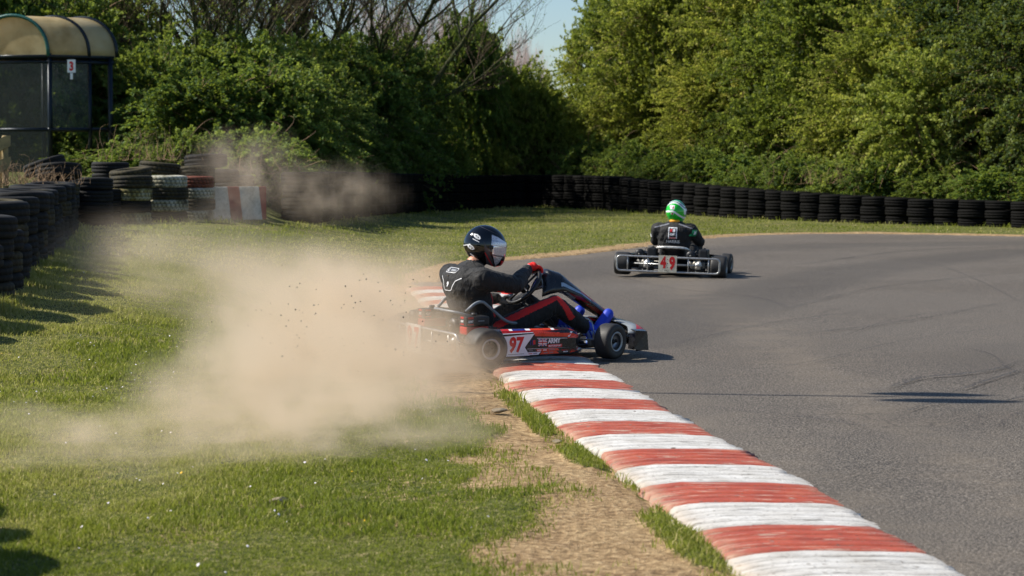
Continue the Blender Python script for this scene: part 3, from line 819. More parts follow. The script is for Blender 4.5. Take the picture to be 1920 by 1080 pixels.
def shelter():
    d = 46.0; s = FPX/d; base = at_d(95, 330, d)
    z0 = gz(base.x, base.y)
    e = empty('marshal_shelter', (base.x, base.y, z0)); tag(e, 'green framed marshal shelter with yellowed barrel roof above the tyres at the left edge', 'shelter')
    e.rotation_euler = (0, 0, 0)
    # local frame: front face in the xz plane through the corner post; depth goes back and right
    W = 1.55; ang = math.radians(22)
    def P(u, v, z): return Vector((-u*math.cos(.0)+v*math.cos(PI/2-1.02), v*math.sin(PI/2-1.02)*1.0+u*.25, z))
    # u: along the front to the left, v: along the side to the back right
    topz = 2.57+(1.48+(295-108)/s*1.0)-(z0+2.57)          # eaves seen at y = 108
    eav = (1.48+(295-106)/s)-z0; mid = (1.48+(295-243)/s)-z0; crown = (1.48+(295-30)/s)-z0
    VD = 1.34; UW = 1.5; r = UW/2
    def bar(a, b, w, m, mb): mb.tube([a, b], w, m, 4)
    for nm, (u, v) in (('a',(0,0)),('b',(0,VD*.66)),('c',(0,VD)),('d',(UW,0)),('e',(UW,VD))):
        mb = MB(); bar(P(u,v,-.3), P(u,v,eav), .055 if nm != 'b' else .042, M['shelter_metal'], mb); mb.build('post', e)
    mb = MB()
    for z, w in ((eav,.06),(eav-.12,.04),(mid,.045)):
        bar(P(-.05,0,z), P(UW+.05,0,z), w, M['shelter_metal'], mb); bar(P(0,-.05,z), P(0,VD+.08,z), w, M['shelter_metal'], mb)
    bar(P(UW,0,mid), P(UW,VD,mid), .045, M['shelter_metal'], mb); bar(P(UW,0,eav), P(UW,VD,eav), .06, M['shelter_metal'], mb)
    bar(P(0,VD,eav), P(UW,VD,eav), .06, M['shelter_metal'], mb)
    mb.build('frame', e)
    def arch(u, v): 
        a = PI*u; return P(UW/2-(UW/2+.05)*math.cos(a), v, eav+(crown-eav)*math.sin(a)**.85)
    n = 22; secs = []
    for v in (-.06, VD*.5, VD+.1): secs.append([arch(k/n, v) for k in range(n+1)])
    mb = MB()
    for i in range(2): mb.loft([secs[i], secs[i+1]], M['roof'], caps=False, closed=False, smooth=True)
    o = mb.build('roof', e); sm = o.modifiers.new('t', 'SOLIDIFY'); sm.thickness = .015
    mb = MB(); pts = [arch(k/n, -.05) for k in range(n+1)]; mb.add(pts, [list(range(n+1))], M['roof']); o = mb.build('gable', e); sm = o.modifiers.new('t', 'SOLIDIFY'); sm.thickness = .012
    for v in (-.07, VD*.62, VD+.11):
        mb = MB(); mb.tube([arch(k/n, v) for k in range(n+1)], .04, M['shelter_green'] if v < 0 else M['shelter_metal'], 6); mb.build('roof_hoop', e)
    def pane(nm, c, m):
        mb = MB(); mb.add([P(*q) for q in c], [(0,1,2,3)], m); o = mb.build(nm, e); sm = o.modifiers.new('t', 'SOLIDIFY'); sm.thickness = .008
    pane('front_pane', [(0.05,.0,mid),(UW-.05,0,mid),(UW-.05,0,eav-.12),(.05,0,eav-.12)], M['dirty_glass'])
    pane('lower_panel', [(0.05,.0,0),(UW-.05,0,0),(UW-.05,0,mid),(.05,0,mid)], M['dirty_glass'])
    pane('side_pane', [(0,.05,mid),(0,VD*.63,mid),(0,VD*.63,eav-.12),(0,.05,eav-.12)], M['clear_glass'])
    # sign with the number 3
    c = at_d(134, 124, d-.15); sg = empty('number_sign', (c.x, c.y, c.z)); tag(sg, 'small white sign with a red 3 hanging under the shelter eaves', 'sign')
    mb = MB(); mb.box((0,0,0), (.17,.02,.27), M['white_plate'], bevel=.1); mb.box((.0,0,-.21), (.055,.02,.13), M['white_plate'], bevel=.1); mb.build('plate', sg)
    mb = MB(); put_text(mb, '3', lambda u, v, o: Vector((u, -.0125, v)), M['number_red'], (0,0), .2, .085, .05); mb.build('digit', sg)
shelter()
def fence():
    d = 33.0; e = empty('wooden_fence'); p = at_d(14, 330, d); e.location = (p.x, p.y, p.z)
    s = d/FPX
    tag(e, 'weathered wooden post and rail fence end at the left edge below the shelter', 'fence')
    for k, (px, h) in enumerate(((10, 66),(0, 60))):
        mb = MB(); mb.tube([((px-14)*s, .12*k, -.6), ((px-14)*s, .12*k, h*s+.05), ((px-14)*s, .12*k, h*s+.08)], [.05,.05,.035], M['wood'], 10); mb.build('post', e)
    for z in (60, 20):
        mb = MB(); mb.loft([[(x*s, -.08, (z+dy)*s+w), (x*s, -.04, (z+dy)*s+w), (x*s, -.04, (z+dy)*s-w), (x*s, -.08, (z+dy)*s-w)] for x, dy, w in ((-160,-45,.09),(-60,-14,.09),(-14,-4,.1),(-4,2,.09),(8,6,.08))], M['wood']); mb.build('rail', e)
fence()

# ------------------------------------------------------------------ vegetation
def leaf_quads(P, Dr, size, rng, tint, fold=.25):
    """rhombic two-triangle leaves at P along directions Dr"""
    n = len(P); Dr = Dr/np.linalg.norm(Dr, axis=1)[:,None]
    R = rng.normal(size=(n,3)); S = np.cross(Dr, R); S /= np.linalg.norm(S, axis=1)[:,None]+1e-9
    Nn = np.cross(Dr, S)
    L = size*rng.uniform(.7, 1.3, n); W = L*rng.uniform(.32, .45, n)
    v = np.empty((n,4,3)); v[:,0] = P; v[:,1] = P+Dr*(L*.5)[:,None]+S*W[:,None]+Nn*(W*fold)[:,None]
    v[:,2] = P+Dr*L[:,None]; v[:,3] = P+Dr*(L*.5)[:,None]-S*W[:,None]+Nn*(W*fold)[:,None]
    return v, np.repeat(tint, 4)
def tubes(paths, radii, k=3):
    """many thin tubes: paths (m,n,3), radii (m,n)"""
    m, n, _ = paths.shape; T = np.gradient(paths, axis=1); T /= np.linalg.norm(T, axis=2)[...,None]+1e-9
    A = np.cross(T, np.array([.3,.2,1.])); A /= np.linalg.norm(A, axis=2)[...,None]+1e-9; B = np.cross(A, T)
    V = np.empty((m,n,k,3))
    for j in range(k):
        a = 2*PI*j/k; V[:,:,j] = paths+(A*math.cos(a)+B*math.sin(a))*radii[...,None]
    idx = np.arange(m*n*k).reshape(m,n,k); F = []
    for j in range(k):
        j2 = (j+1) % k; F.append(np.stack([idx[:,:-1,j], idx[:,:-1,j2], idx[:,1:,j2], idx[:,1:,j]], -1).reshape(-1,4))
    return V.reshape(-1,3), np.concatenate(F)
def sprays(rng, start, dirs, L, seg=9, droop=.5, wob=.12):
    m = len(start); t = np.linspace(0, 1, seg)
    d = dirs/np.linalg.norm(dirs, axis=1)[:,None]
    P = start[:,None,:]+d[:,None,:]*(L[:,None]*t)[...,None]
    P[...,2] -= droop*L[:,None]*(t**2)*rng.uniform(.2, 1.2, (m,1))
    side = rng.normal(size=(m,1,3)); P += side*(np.sin(t*3)*wob)[None,:,None]*L[:,None,None]*.6
    return P
def bush_mesh(seed, rx, ry, h, ns, lsize, mleaf, lpers=70, lmin=.5, lmax=1.3, droop=.5, upward=.6, core=7000, clump=1.0):
    rng = np.random.default_rng(seed)
    # shell of clumps with an uneven outline
    nc = 26; ca = rng.uniform(0, 2*PI, nc); ce = rng.uniform(.05, 1, nc)
    rr = np.sqrt(1-(ce*.9)**2)
    cc = np.c_[np.cos(ca)*rr*rx*.72, np.sin(ca)*rr*ry*.72, ce*h*.82]; cr = rng.uniform(.45, .85, nc)*clump
    which = rng.integers(0, nc, ns)
    off = rng.normal(size=(ns,3)); off /= np.linalg.norm(off, axis=1)[:,None]
    st = cc[which]+off*(cr[which]*rng.uniform(.0,.7,ns))[:,None]
    out = st-np.array([0,0,h*.35]); out[:,2] *= .6
    d = out/np.linalg.norm(out, axis=1)[:,None]*.8+off*.7+np.array([0,0,upward])
    L = rng.uniform(lmin, lmax, ns)
    P = sprays(rng, st, d, L, 9, droop)
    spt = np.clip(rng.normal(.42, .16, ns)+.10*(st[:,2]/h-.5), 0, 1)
    n = ns*lpers; si = np.repeat(np.arange(ns), lpers); t = rng.random(n)**.8*8; i0 = np.minimum(t.astype(int), 7); f = t-i0
    LP = P[si,i0]*(1-f)[:,None]+P[si,i0+1]*f[:,None]
    dirn = P[si,i0+1]-P[si,i0]; dirn /= np.linalg.norm(dirn, axis=1)[:,None]+1e-9
    ld = dirn*.5+rng.normal(size=(n,3))*.75+np.array([0,0,.15])
    LP += rng.normal(size=(n,3))*.02
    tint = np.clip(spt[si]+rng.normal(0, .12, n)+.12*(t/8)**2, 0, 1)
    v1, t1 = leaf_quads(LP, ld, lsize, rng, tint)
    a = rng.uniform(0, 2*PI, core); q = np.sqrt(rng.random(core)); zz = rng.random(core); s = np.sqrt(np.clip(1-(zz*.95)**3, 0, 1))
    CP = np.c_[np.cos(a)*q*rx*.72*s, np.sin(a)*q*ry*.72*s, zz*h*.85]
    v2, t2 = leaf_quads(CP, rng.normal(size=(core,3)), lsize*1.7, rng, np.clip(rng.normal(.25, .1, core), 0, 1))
    V = np.concatenate([v1, v2]).reshape(-1,3); T = np.concatenate([t1, t2]); F = np.arange(len(V)).reshape(-1,4)
    o = bulk('crown', V, F, M[mleaf], attrs={'tint': T}); mc = o.data; bpy.data.objects.remove(o)
    # stems: limbs from the foot to each clump, then the bare twigs carrying the leaves
    foot = np.c_[rng.normal(0, rx*.12, nc), rng.normal(0, ry*.12, nc), np.full(nc, -.1)]
    tt = np.linspace(0, 1, 9); LPth = foot[:,None,:]+(cc-foot)[:,None,:]*np.stack([tt**1.4, tt**1.4, tt**.8], -1)[None]
    LPth += (np.sin(tt*6)[None,:,None])*rng.normal(size=(nc,1,3))*.06
    rl = np.linspace(1, .25, 9)[None]*rng.uniform(.018, .045, (nc,1))
    Va, Fa = tubes(LPth, rl, 5); Vb, Fb = tubes(P, np.linspace(1, .3, 9)[None]*rng.uniform(.004, .008, (ns,1)), 3)
    nb = max(10, ns//7); sp = sprays(rng, cc[rng.integers(0, nc, nb)], rng.normal(size=(nb,3))+np.array([0,0,.5]), rng.uniform(.5, 1.4, nb), 9, .3, .2)
    Vd, Fd = tubes(sp, np.linspace(1, .3, 9)[None]*rng.uniform(.007, .015, (nb,1)), 3)
    V = np.concatenate([Va, Vb, Vd]); F = np.concatenate([Fa, Fb+len(Va), Fd+len(Va)+len(Vb)])
    mi = np.concatenate([np.zeros(len(Fa), int), np.ones(len(Fb)+len(Fd), int)])
    o = bulk('stems', V, F, [M['bark'], M['twig']], midx=mi, smooth=True); ms = o.data; bpy.data.objects.remove(o)
    return mc, ms
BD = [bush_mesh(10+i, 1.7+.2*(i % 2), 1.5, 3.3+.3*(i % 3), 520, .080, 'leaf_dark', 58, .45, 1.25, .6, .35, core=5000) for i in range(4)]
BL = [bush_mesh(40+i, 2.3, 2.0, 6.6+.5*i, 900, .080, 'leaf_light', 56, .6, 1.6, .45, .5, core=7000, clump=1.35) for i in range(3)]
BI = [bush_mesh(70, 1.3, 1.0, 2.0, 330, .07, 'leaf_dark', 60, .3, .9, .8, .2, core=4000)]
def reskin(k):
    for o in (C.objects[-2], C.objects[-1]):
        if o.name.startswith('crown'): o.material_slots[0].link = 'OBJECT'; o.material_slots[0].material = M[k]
ORD = ['first','second','third','fourth','fifth','sixth','seventh','eighth','ninth','tenth','eleventh','twelfth','thirteenth','fourteenth','fifteenth','sixteenth','seventeenth','eighteenth','nineteenth','twentieth','twenty-first','twenty-second','twenty-third','twenty-fourth','twenty-fifth','twenty-sixth','twenty-seventh','twenty-eighth','twenty-ninth','thirtieth']
def plant(pair, x, y, s, name, label, cat, group, z=None, rz=None, sz=1.0, stem='stems'):
    e = empty(name, (x, y, gz(x, y) if z is None else z), rt.uniform(0, 6.28) if rz is None else rz); e.scale = (s, s, s*sz)
    tag(e, label, cat, group)
    for me, nm in zip(pair, ('crown', stem)):
        if me is None: continue
        o = bpy.data.objects.new(nm, me); link(o, e)
    return e
WN = resample(WQ[WQ[:,1] > 30], .1)
def beyond(px_list):
    pass
# front row: (pixel x, depth, scale, height factor)
MH = {}
def mh(pair):
    if id(pair[0]) not in MH:
        co = np.empty(len(pair[0].vertices)*3); pair[0].vertices.foreach_get('co', co); MH[id(pair[0])] = np.percentile(co[2::3], 98.5)
    return MH[id(pair[0])]
WNn = np.gradient(WQ, axis=0); WNn /= np.linalg.norm(WNn, axis=1)[:,None]; WNn = np.stack([-WNn[:,1], WNn[:,0]], 1)
def clear(px, d, mind):
    x = at_d(px, 300, d).x; q = np.array([x, d]); i = int(np.argmin(np.linalg.norm(WQ-q, axis=1))); off = (q-WQ[i])@WNn[i]
    if off < mind: q = q+WNn[i]*(mind-off)
    return 960+FPX*q[0]/q[1], q[1]
def to_top(pair, px, d, s, top):
    """height factor that brings the top of the plant to picture row `top`"""
    x = at_d(px, 300, d).x; return (at_d(px, top, d).z-gz(x, d))/(mh(pair)*s)
dark = [(-50,50,1.2,-60),(30,54,1.2,-40),(110,52,1.15,-10),(190,56,1.2,-20),(300,50,.75,110),(320,51,1.05,75),(385,45.5,.85,140),(440,51,1.05,78),(495,46,.85,135),(545,52.5,1.0,88),(610,50,.85,130),(665,56,1.1,86),(720,54,.85,150),(765,59,1.1,84),(820,62,1.0,78),(880,65.5,.75,42),(912,67,.6,80),(945,68.5,.85,112),(985,69.5,.8,140),(1015,67.5,.7,160)]
for i, (px, d, s, top) in enumerate(dark):
    px, d = clear(px, d, 1.15+.75*s)
    x = at_d(px, 300, d).x; pr = BD[i % 4]
    plant(pr, x, d, s, 'bramble_bush', f"{ORD[i]} dark green bramble bush from the left in the hedge behind the tyres", 'bush', 'dark bramble bushes of the hedge', sz=to_top(pr, px, d, s, top))
    if px > 770: reskin('leaf_bright' if px > 925 else 'leaf_mid')  # lighter leaf colour stands in for light in the shaded corner
light = [(1125,71,.58,22),(1180,69,.85,-5),(1235,66,.95,-30),(1290,66,.9,-30),(1350,62,.75,120),(1400,62.5,.95,-60),(1490,59,.85,10),(1560,58,.95,-60),(1640,54.5,.8,60),(1720,54.5,.9,-20),(1800,53.5,.9,-70),(1890,52,.95,-70),(1960,50,.95,-60),(2070,48.5,.95,-70),(2190,47,.95,-60)]
for i, (px, d, s, top) in enumerate(light):
    px, d = clear(px, d, 1.2+1.3*s)
    x = at_d(px, 300, d).x; pr = BL[i % 3]
    plant(pr, x, d, s, 'hawthorn_tree', f"{ORD[i]} fresh green hawthorn tree from the gap towards the right edge", 'tree', 'green hawthorn trees of the hedge', sz=to_top(pr, px, d, s, top), stem='trunk')
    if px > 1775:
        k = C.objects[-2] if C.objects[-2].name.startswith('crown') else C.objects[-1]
        k.material_slots[0].link = 'OBJECT'; k.material_slots[0].material = M['leaf_shade']  # darker leaf colour paints the shade of the right-hand hollow
back = [(1200,75,1.2,-20),(1340,73,1.2,-60),(1480,70,1.25,-80),(1640,66,1.25,-90),(1800,63,1.25,-90),(1950,60,1.25,-90)]
for i, (px, d, s, top) in enumerate(back):
    pr = BL[(i+1) % 3]
    plant(pr, at_d(px, 300, d).x, d, s, 'hawthorn_tree', f"{ORD[i]} tall hawthorn from the left in the row behind the green hedge", 'tree', 'hawthorns behind the green hedge', sz=to_top(pr, px, d, s, top), stem='trunk')
# low bushes growing right behind the tyre wall
def wall_d(px):
    q = WQ[WQ[:,1] > 40]; r = 960+FPX*q[:,0]/q[:,1]; i = np.argsort(r); return float(np.interp(px, r[i], q[i,1]))
low = []
for q, nn in zip(WQ[::1], WNn[::1]):
    if q[1] < 41 or q[0] > .25*q[1]: continue
    if low and np.hypot(q[0]-lastq[0], q[1]-lastq[1]) < (1.35 if q[0] > 0 else 2.0): continue
    lastq = q; p = q+nn*(1.0+rt.uniform(0,.3)); px = 960+FPX*p[0]/p[1]
    low.append((px, p[1], rt.uniform(.66,.8), float(np.interp(px, [640,900,1000,1200,1500,1920], [262,262,266,284,304,322]))+rt.uniform(-14,8)))
NLOW = len(low)
low += [(575,46.5,.6,262),(500,42.5,.6,248),(400,41,.55,262),(338,41,.55,250),(250,41.5,.6,270),(150,43.5,.5,290),(125,49,.7,228),(55,49.5,.6,240)]
for i, (px, d, s, top) in enumerate(low):
    plant(BI[0], at_d(px, 300, d).x, d, s, 'low_bush', f"{ORD[i] if i < NLOW else ORD[i-NLOW]} low leafy bush {'counted from the left behind the long dark tyre wall' if i < NLOW else 'counted from the right behind the painted stacks and shelter'}", 'bush', 'low bushes along the tyre wall', sz=to_top(BI[0], px, d, s, top))
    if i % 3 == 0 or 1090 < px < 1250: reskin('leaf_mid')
    elif 800 < px <= 1090: reskin('leaf_bright' if i % 2 else 'leaf_mid')  # low bushes of the shaded corner brightened by colour too
# one bright spreading bough in front of the dark hollow on the right
x = at_d(1735, 300, 50.5).x
plant(bush_mesh(91, 1.25, 1.0, 2.7, 420, .075, 'leaf_bright', 62, .6, 1.3, .3, .15, core=1200), x, 50.5, 1.0, 'sunlit_bush', 'bright yellow-green bush standing out before the dark hollow at the right', 'bush', None, z=.95, stem='stems')

# bare trees
def bare_mesh(seed, h, lean, spread, levels=5, r0=.13, nstem=1, up=.25, leaves=0, mleaf='leaf_dark', split=3, m1='bark_moss', m2='twig', taper=.62, k0=6, leafsize=.05, ivy=0):
    rng = random.Random(seed); nr = np.random.default_rng(seed); segs = []; tips = []
    def grow(p, d, L, r, lv):
        n = 6; pts = [p.copy()]; q = p.copy(); dd = d.copy()
        for i in range(n):
            dd = (dd+Vector((rng.gauss(0,.10), rng.gauss(0,.10), rng.gauss(0,.07)+up*.12))).normalized()
            q = q+dd*L/n; pts.append(q.copy())
        segs.append((pts, r, r*taper, lv)); 
        if lv >= levels: tips.append(pts); return
        nb = split+(1 if rng.random() < .5 else 0)
        for j in range(nb):
            t = rng.uniform(.25, 1.0) if j else 1.0; i = min(n, max(1, int(round(t*n)))); a = rng.uniform(0, 2*PI)
            side = Vector((math.cos(a), math.sin(a), rng.uniform(-.2,.6))); w = spread*(.35 if j == 0 else 1)
            nd = ((pts[i]-pts[i-1]).normalized()+side*w).normalized()
            grow(pts[i].copy(), nd, L*rng.uniform(.6,.85), max(.004, r*(taper if j == 0 else taper*.7)), lv+1)
    for s in range(nstem):
        a = rng.uniform(0, 2*PI); l = Vector((*lean, 0))+Vector((math.cos(a), math.sin(a), 0))*(.28 if nstem > 1 else 0)
        grow(Vector((math.cos(a)*.15*(nstem > 1), math.sin(a)*.15*(nstem > 1), -.2)), Vector((l.x, l.y, 1)).normalized(), h*.36, r0*rng.uniform(.75,1), 0)
    P = np.array([[tuple(q) for q in s[0]] for s in segs]); R = np.array([np.linspace(s[1], s[2], 7) for s in segs]); lv = np.array([s[3] for s in segs])
    big = lv < 3
    Va, Fa = tubes(P[big], R[big], k0); Vb, Fb = tubes(P[~big], R[~big], 3)
    mi = np.concatenate([np.zeros(len(Fa), int), np.ones(len(Fb), int)])
    o = bulk('trunk', np.concatenate([Va, Vb]), np.concatenate([Fa, Fb+len(Va)]), [M[m1], M[m2]], midx=mi, smooth=True); ms = o.data; bpy.data.objects.remove(o)
    mc = None
    if leaves or ivy:
        TP = np.array([[tuple(q) for q in t] for t in tips]); i = nr.integers(0, len(TP), leaves); j = nr.integers(0, 7, leaves)
        LP = TP[i, j]+nr.normal(size=(leaves,3))*.05; tint = np.clip(nr.normal(.6, .15, leaves), 0, 1)
        if ivy:
            B = P[lv < 2]; bi = nr.integers(0, len(B), ivy); bj = nr.integers(0, 6, ivy); f = nr.random(ivy)[:,None]
            IP = B[bi,bj]*(1-f)+B[bi,bj+1]*f+nr.normal(size=(ivy,3))*.11
            LP = np.concatenate([LP, IP]); tint = np.concatenate([tint, np.clip(nr.normal(.35, .15, ivy), 0, 1)])
        v, t = leaf_quads(LP, nr.normal(size=LP.shape), leafsize, nr, tint)
        o = bulk('crown', v.reshape(-1,3), np.arange(len(v)*4).reshape(-1,4), M[mleaf], attrs={'tint': t}); mc = o.data; bpy.data.objects.remove(o)
    return mc, ms
TB = [bare_mesh(5, 8.0, (0,0), .75, 5, .15, 3, .35, 2600, ivy=3500, leafsize=.07, m2='bark'), bare_mesh(8, 8.5, (.05,0), .7, 5, .17, 2, .35, 2200, ivy=3500, leafsize=.07, m2='bark'), bare_mesh(13, 8.0, (.30,0), .8, 5, .14, 3, .22, 2000, ivy=1800, leafsize=.06, m2='bark')]
bare = [(255,54,0,.85,'leaning bare tree with small leaves above the shelter'),(330,53,1,.9,'bare tree with twisting dark limbs right of the shelter'),(395,56,2,.8,'thin many-stemmed bare tree third from the shelter'),(490,58,1,.95,'bare tree with one dark upright trunk above the bramble'),(560,60,0,.95,'mossy bare tree with branching trunk left of the thickest trunks'),(625,60,1,1.05,'thickest ivy-clad bare tree above the hedge'),(690,61,2,1.1,'bare tree whose mossy limbs sweep out to the right'),(735,66,2,.9,'bare tree with the longest twigs reaching over the gap')]
for i, (px, d, k, s, lb) in enumerate(bare):
    plant(TB[k], at_d(px, 300, d).x, d, s, 'bare_tree', lb, 'tree', 'bare trees rising behind the bramble hedge', rz=(0 if k == 2 else rt.uniform(0,6.28)), stem='trunk')
TF = bare_mesh(21, 11.0, (0,0), .22, 6, .09, 2, 1.2, 0, m1='hazed_twig', m2='hazed_twig', k0=4, split=3)
TF = (None, TF[1])
def poplar_top(px): return float(np.interp(px, [740,800,850,900,960,1000,1030], [-10,20,30,45,75,110,150]))
for i in range(14):
    px = 735+i*23+rt.uniform(-8,8); d = rt.uniform(120, 138)
    co = np.empty(len(TF[1].vertices)*3); TF[1].vertices.foreach_get('co', co); hz = np.percentile(co[2::3], 98.5)
    plant(TF, at_d(px, 300, d).x, d, (at_d(px, poplar_top(px), d).z-.5)/hz*rt.uniform(.93,1.05), 'distant_poplar', f"{ORD[i]} pale leafless poplar from the left far behind the gap in the hedge", 'tree', 'leafless poplars far behind the gap', z=.5, stem='trunk')
# dead brown weeds by the fence and dry twigs round the painted stacks
def weeds(px, py, d, n, h, label, rx=.35):
    rng = np.random.default_rng(n+px); p = at_d(px, py, d); z = p.z
    st = np.c_[rng.normal(0, rx, n), rng.normal(0, .3, n), np.zeros(n)]; dr = rng.normal(size=(n,3))*.45+np.array([0,0,1])
    P = sprays(rng, st, dr, rng.uniform(.4, 1, n)*h, 7, .2, .25); V, F = tubes(P, np.linspace(1,.3,7)[None]*rng.uniform(.003,.006,(n,1)), 3)
    o = bulk('dry_weeds', V, F, M['twig'], smooth=True); o.location = p; tag(o, label, 'weeds')
weeds(45, 345, 29, 160, .42, 'clump of dry brown weeds on the bank beside the wooden fence')
weeds(270, 300, 38.5, 60, .8, 'dry pale stalks standing behind the leftmost painted stacks', .6)
weeds(430, 320, 39.5, 50, .7, 'dry stalks in the dust behind the striped board', .6)
weeds(1560, 345, 50.3, 60, .9, 'tangle of dead twigs hanging low in the hedge right of the green helmet', .8)
weeds(1400, 290, 60, 70, 1.1, 'pinkish dead branches in the middle of the green hedge', 1.0)
# ------------------------------------------------------------------ karts
from mathutils import noise as mnoise
def yplane(u, v, off=0): return Vector((u, -off, v))
def wheel(parent, loc, R, W, steer=0, front=False, side=-1, camber=0):
    e = bpy.data.objects.new('wheel', None); link(e, parent); e.location = loc; e.empty_display_size = .05
    e.rotation_euler = (camber, 0, steer)
    Mx = Matrix.Rotation(PI/2*(-side), 4, 'X')       # lathe z axis points outwards (side = -1: to -y)
    if side == -1: Mx = Matrix.Rotation(PI/2, 4, 'X')
    else: Mx = Matrix.Rotation(-PI/2, 4, 'X')
    h = W/2; ri = .066
    mb = MB(); prof = [(ri,-h*.86),(ri+.012,-h*.97),(R*.72,-h*1.06),(R*.88,-h*1.02),(R*.965,-h*.9),(R*.995,-h*.7),(R,-h*.3),(R,h*.3),(R*.995,h*.7),(R*.965,h*.9),(R*.88,h*1.02),(R*.72,h*1.06),(ri+.012,h*.97),(ri,h*.86)]
    mb.lathe(prof, M['kart_rubber'], Mx, 48, close=True); mb.build('tyre', e)
    mb = MB(); m = M['rim_alloy'] if front else M['rim_dark']
    lip = [(ri+.003,h*.80),(ri+.009,h*.93),(ri+.006,h*.99),(ri-.003,h*.97),(ri-.007,h*.86),(ri-.010,h*.3),(.034,h*.12),(.03,h*.16),(.026,h*.3),(0.0001,h*.32)]
    mb.lathe(lip[4:], m, Mx, 40); mb.lathe(lip[:5]+[(ri-.003,h*.80)], M['rim_alloy'], Mx, 40)
    mb.lathe([(.0001,-h*.3),(ri-.012,-h*.3),(ri,-h*.9)], M['rim_dark'], Mx, 40)
    for k in range(3 if front else 6):
        a = 2*PI*k/(3 if front else 6); c = Mx @ Vector((.047*math.cos(a), .047*math.sin(a), h*.28))
        mb.ell(c, (.010,.010,.010) if not front else (.013,.013,.013), M['black_metal'], nu=10, nv=6)
    mb.build('rim', e)
    if front:
        mb = MB(); mb.tube([Mx @ Vector((0,0,h*.2)), Mx @ Vector((0,0,h*.55))], .016, M['black_metal'], 12); mb.build('hub', e)
    return e
def engine(parent, loc, red=True, army=True):
    o_ = Vector(loc); mb = MB()
    mb.box(o_+Vector((0,0,.035)), (.19,.17,.05), M['black_metal'], bevel=.15)
    mb.box(o_+Vector((.0,.02,.10)), (.15,.12,.10), M['engine_alloy'], bevel=.15)
    for k in range(7): mb.box(o_+Vector((-.055+.018*k,.02,.155)), (.007,.13,.06), M['engine_alloy'], bevel=.1)
    mb.tube([o_+Vector((-.06,.06,.10)), o_+Vector((.05,.06,.10))], .062, M['engine_black'], 20)
    mb.box(o_+Vector((.03,.03,.20)), (.10,.12,.07), M['engine_black'], bevel=.2)
    mb.ell(o_+Vector((-.085,.01,.115)), (.04,.045,.045), M['engine_alloy'])
    mb.box(o_+Vector((-.03,-.075,.10)), (.07,.05,.08), M['engine_alloy'], bevel=.2)
    b = mb.build('engine', parent)
    mb = MB(); mb.tube([o_+Vector((-.105,.075,.215)), o_+Vector((-.085,.075,.215)), o_+Vector((-.02,.075,.215))], [.045,.062,.062], M['engine_black'], 24)
    for k in range(8):
        a = k*PI/4; mb.box(o_+Vector((-.106,.075+.027*math.cos(a),.215+.027*math.sin(a))), (.006,.010,.010), M['black_metal'], bevel=.1)
    mb.ell(o_+Vector((-.112,.075,.215)), (.008,.012,.012), M['engine_alloy']); mb.build('recoil_starter', b)
    mb = MB(); hh = .068 if red else .13
    bx = o_+Vector((0,-.075,.235))
    mb.box(bx+Vector((0,0,.03 if red else 0)), (.19,.115,hh), M['engine_black'], bevel=.2)
    if red: mb.box(bx+Vector((0,0,-.037)), (.182,.108,.058), M['engine_red'], bevel=.2, )
    mb.tube([bx+Vector((.0,.0,.06)), bx+Vector((0,0,.085 if red else .08))], .02, M['engine_black'], 12)
    a_ = mb.build('air_box', b)
    if army:
        mb = MB(); fx = lambda u, v, o: bx+Vector((-.0975-o, -u, v)); fy = lambda u, v, o: bx+Vector((u, -.0595-o, v))
        for fn, uu in ((fx, 0), (fy, -.06)):
            mb.add([fn(uu-.022,.048,0), fn(uu+.022,.048,0), fn(uu+.022,.062,0), fn(uu-.022,.062,0)], [(0,1,2,3)], M['deep_red'])
            put_text(mb, 'ARMY', fn, M['white_print'], (uu, .030), .018, .044, .03)
            mb.add([fn(uu-.024,.004,0), fn(uu+.024,.004,0), fn(uu+.024,.014,0), fn(uu-.024,.014,0)], [(0,1,2,3)], M['deep_red'])
        mb.add([fy(.0,.028,0), fy(.05,.028,0), fy(.05,.036,0), fy(.0,.036,0)], [(0,1,2,3)], M['grey_print'])
        mb.build('air_box_stickers', a_)
    mb = MB(); mb.tube([o_+Vector((-.11,-.02,.055)), o_+Vector((-.11,-.02,.13))], .036, M['exhaust'], 16)
    mb.ell(o_+Vector((-.13,-.035,.115)), (.036,.036,.04), M['exhaust'])
    mb.tube([o_+Vector((-.11,-.02,.07)), o_+Vector((-.05,-.05,.06)), o_+Vector((0,-.05,.1))], .013, M['exhaust'], 10); mb.build('exhaust', b)
    mb = MB(); mb.tube(rounded([o_+Vector((.05,.05,.2)), o_+Vector((.11,.0,.26)), o_+Vector((.13,-.05,.18)), o_+Vector((.08,-.08,.12))], .05), .004, M['black_plastic'], 6)
    mb.tube(rounded([o_+Vector((-.05,.06,.2)), o_+Vector((-.03,.0,.3)), o_+Vector((.06,-.02,.27)), o_+Vector((.12,.04,.16))], .05), .004, M['black_plastic'], 6)
    mb.build('cable', b)
PODF = .13; PODR = .80
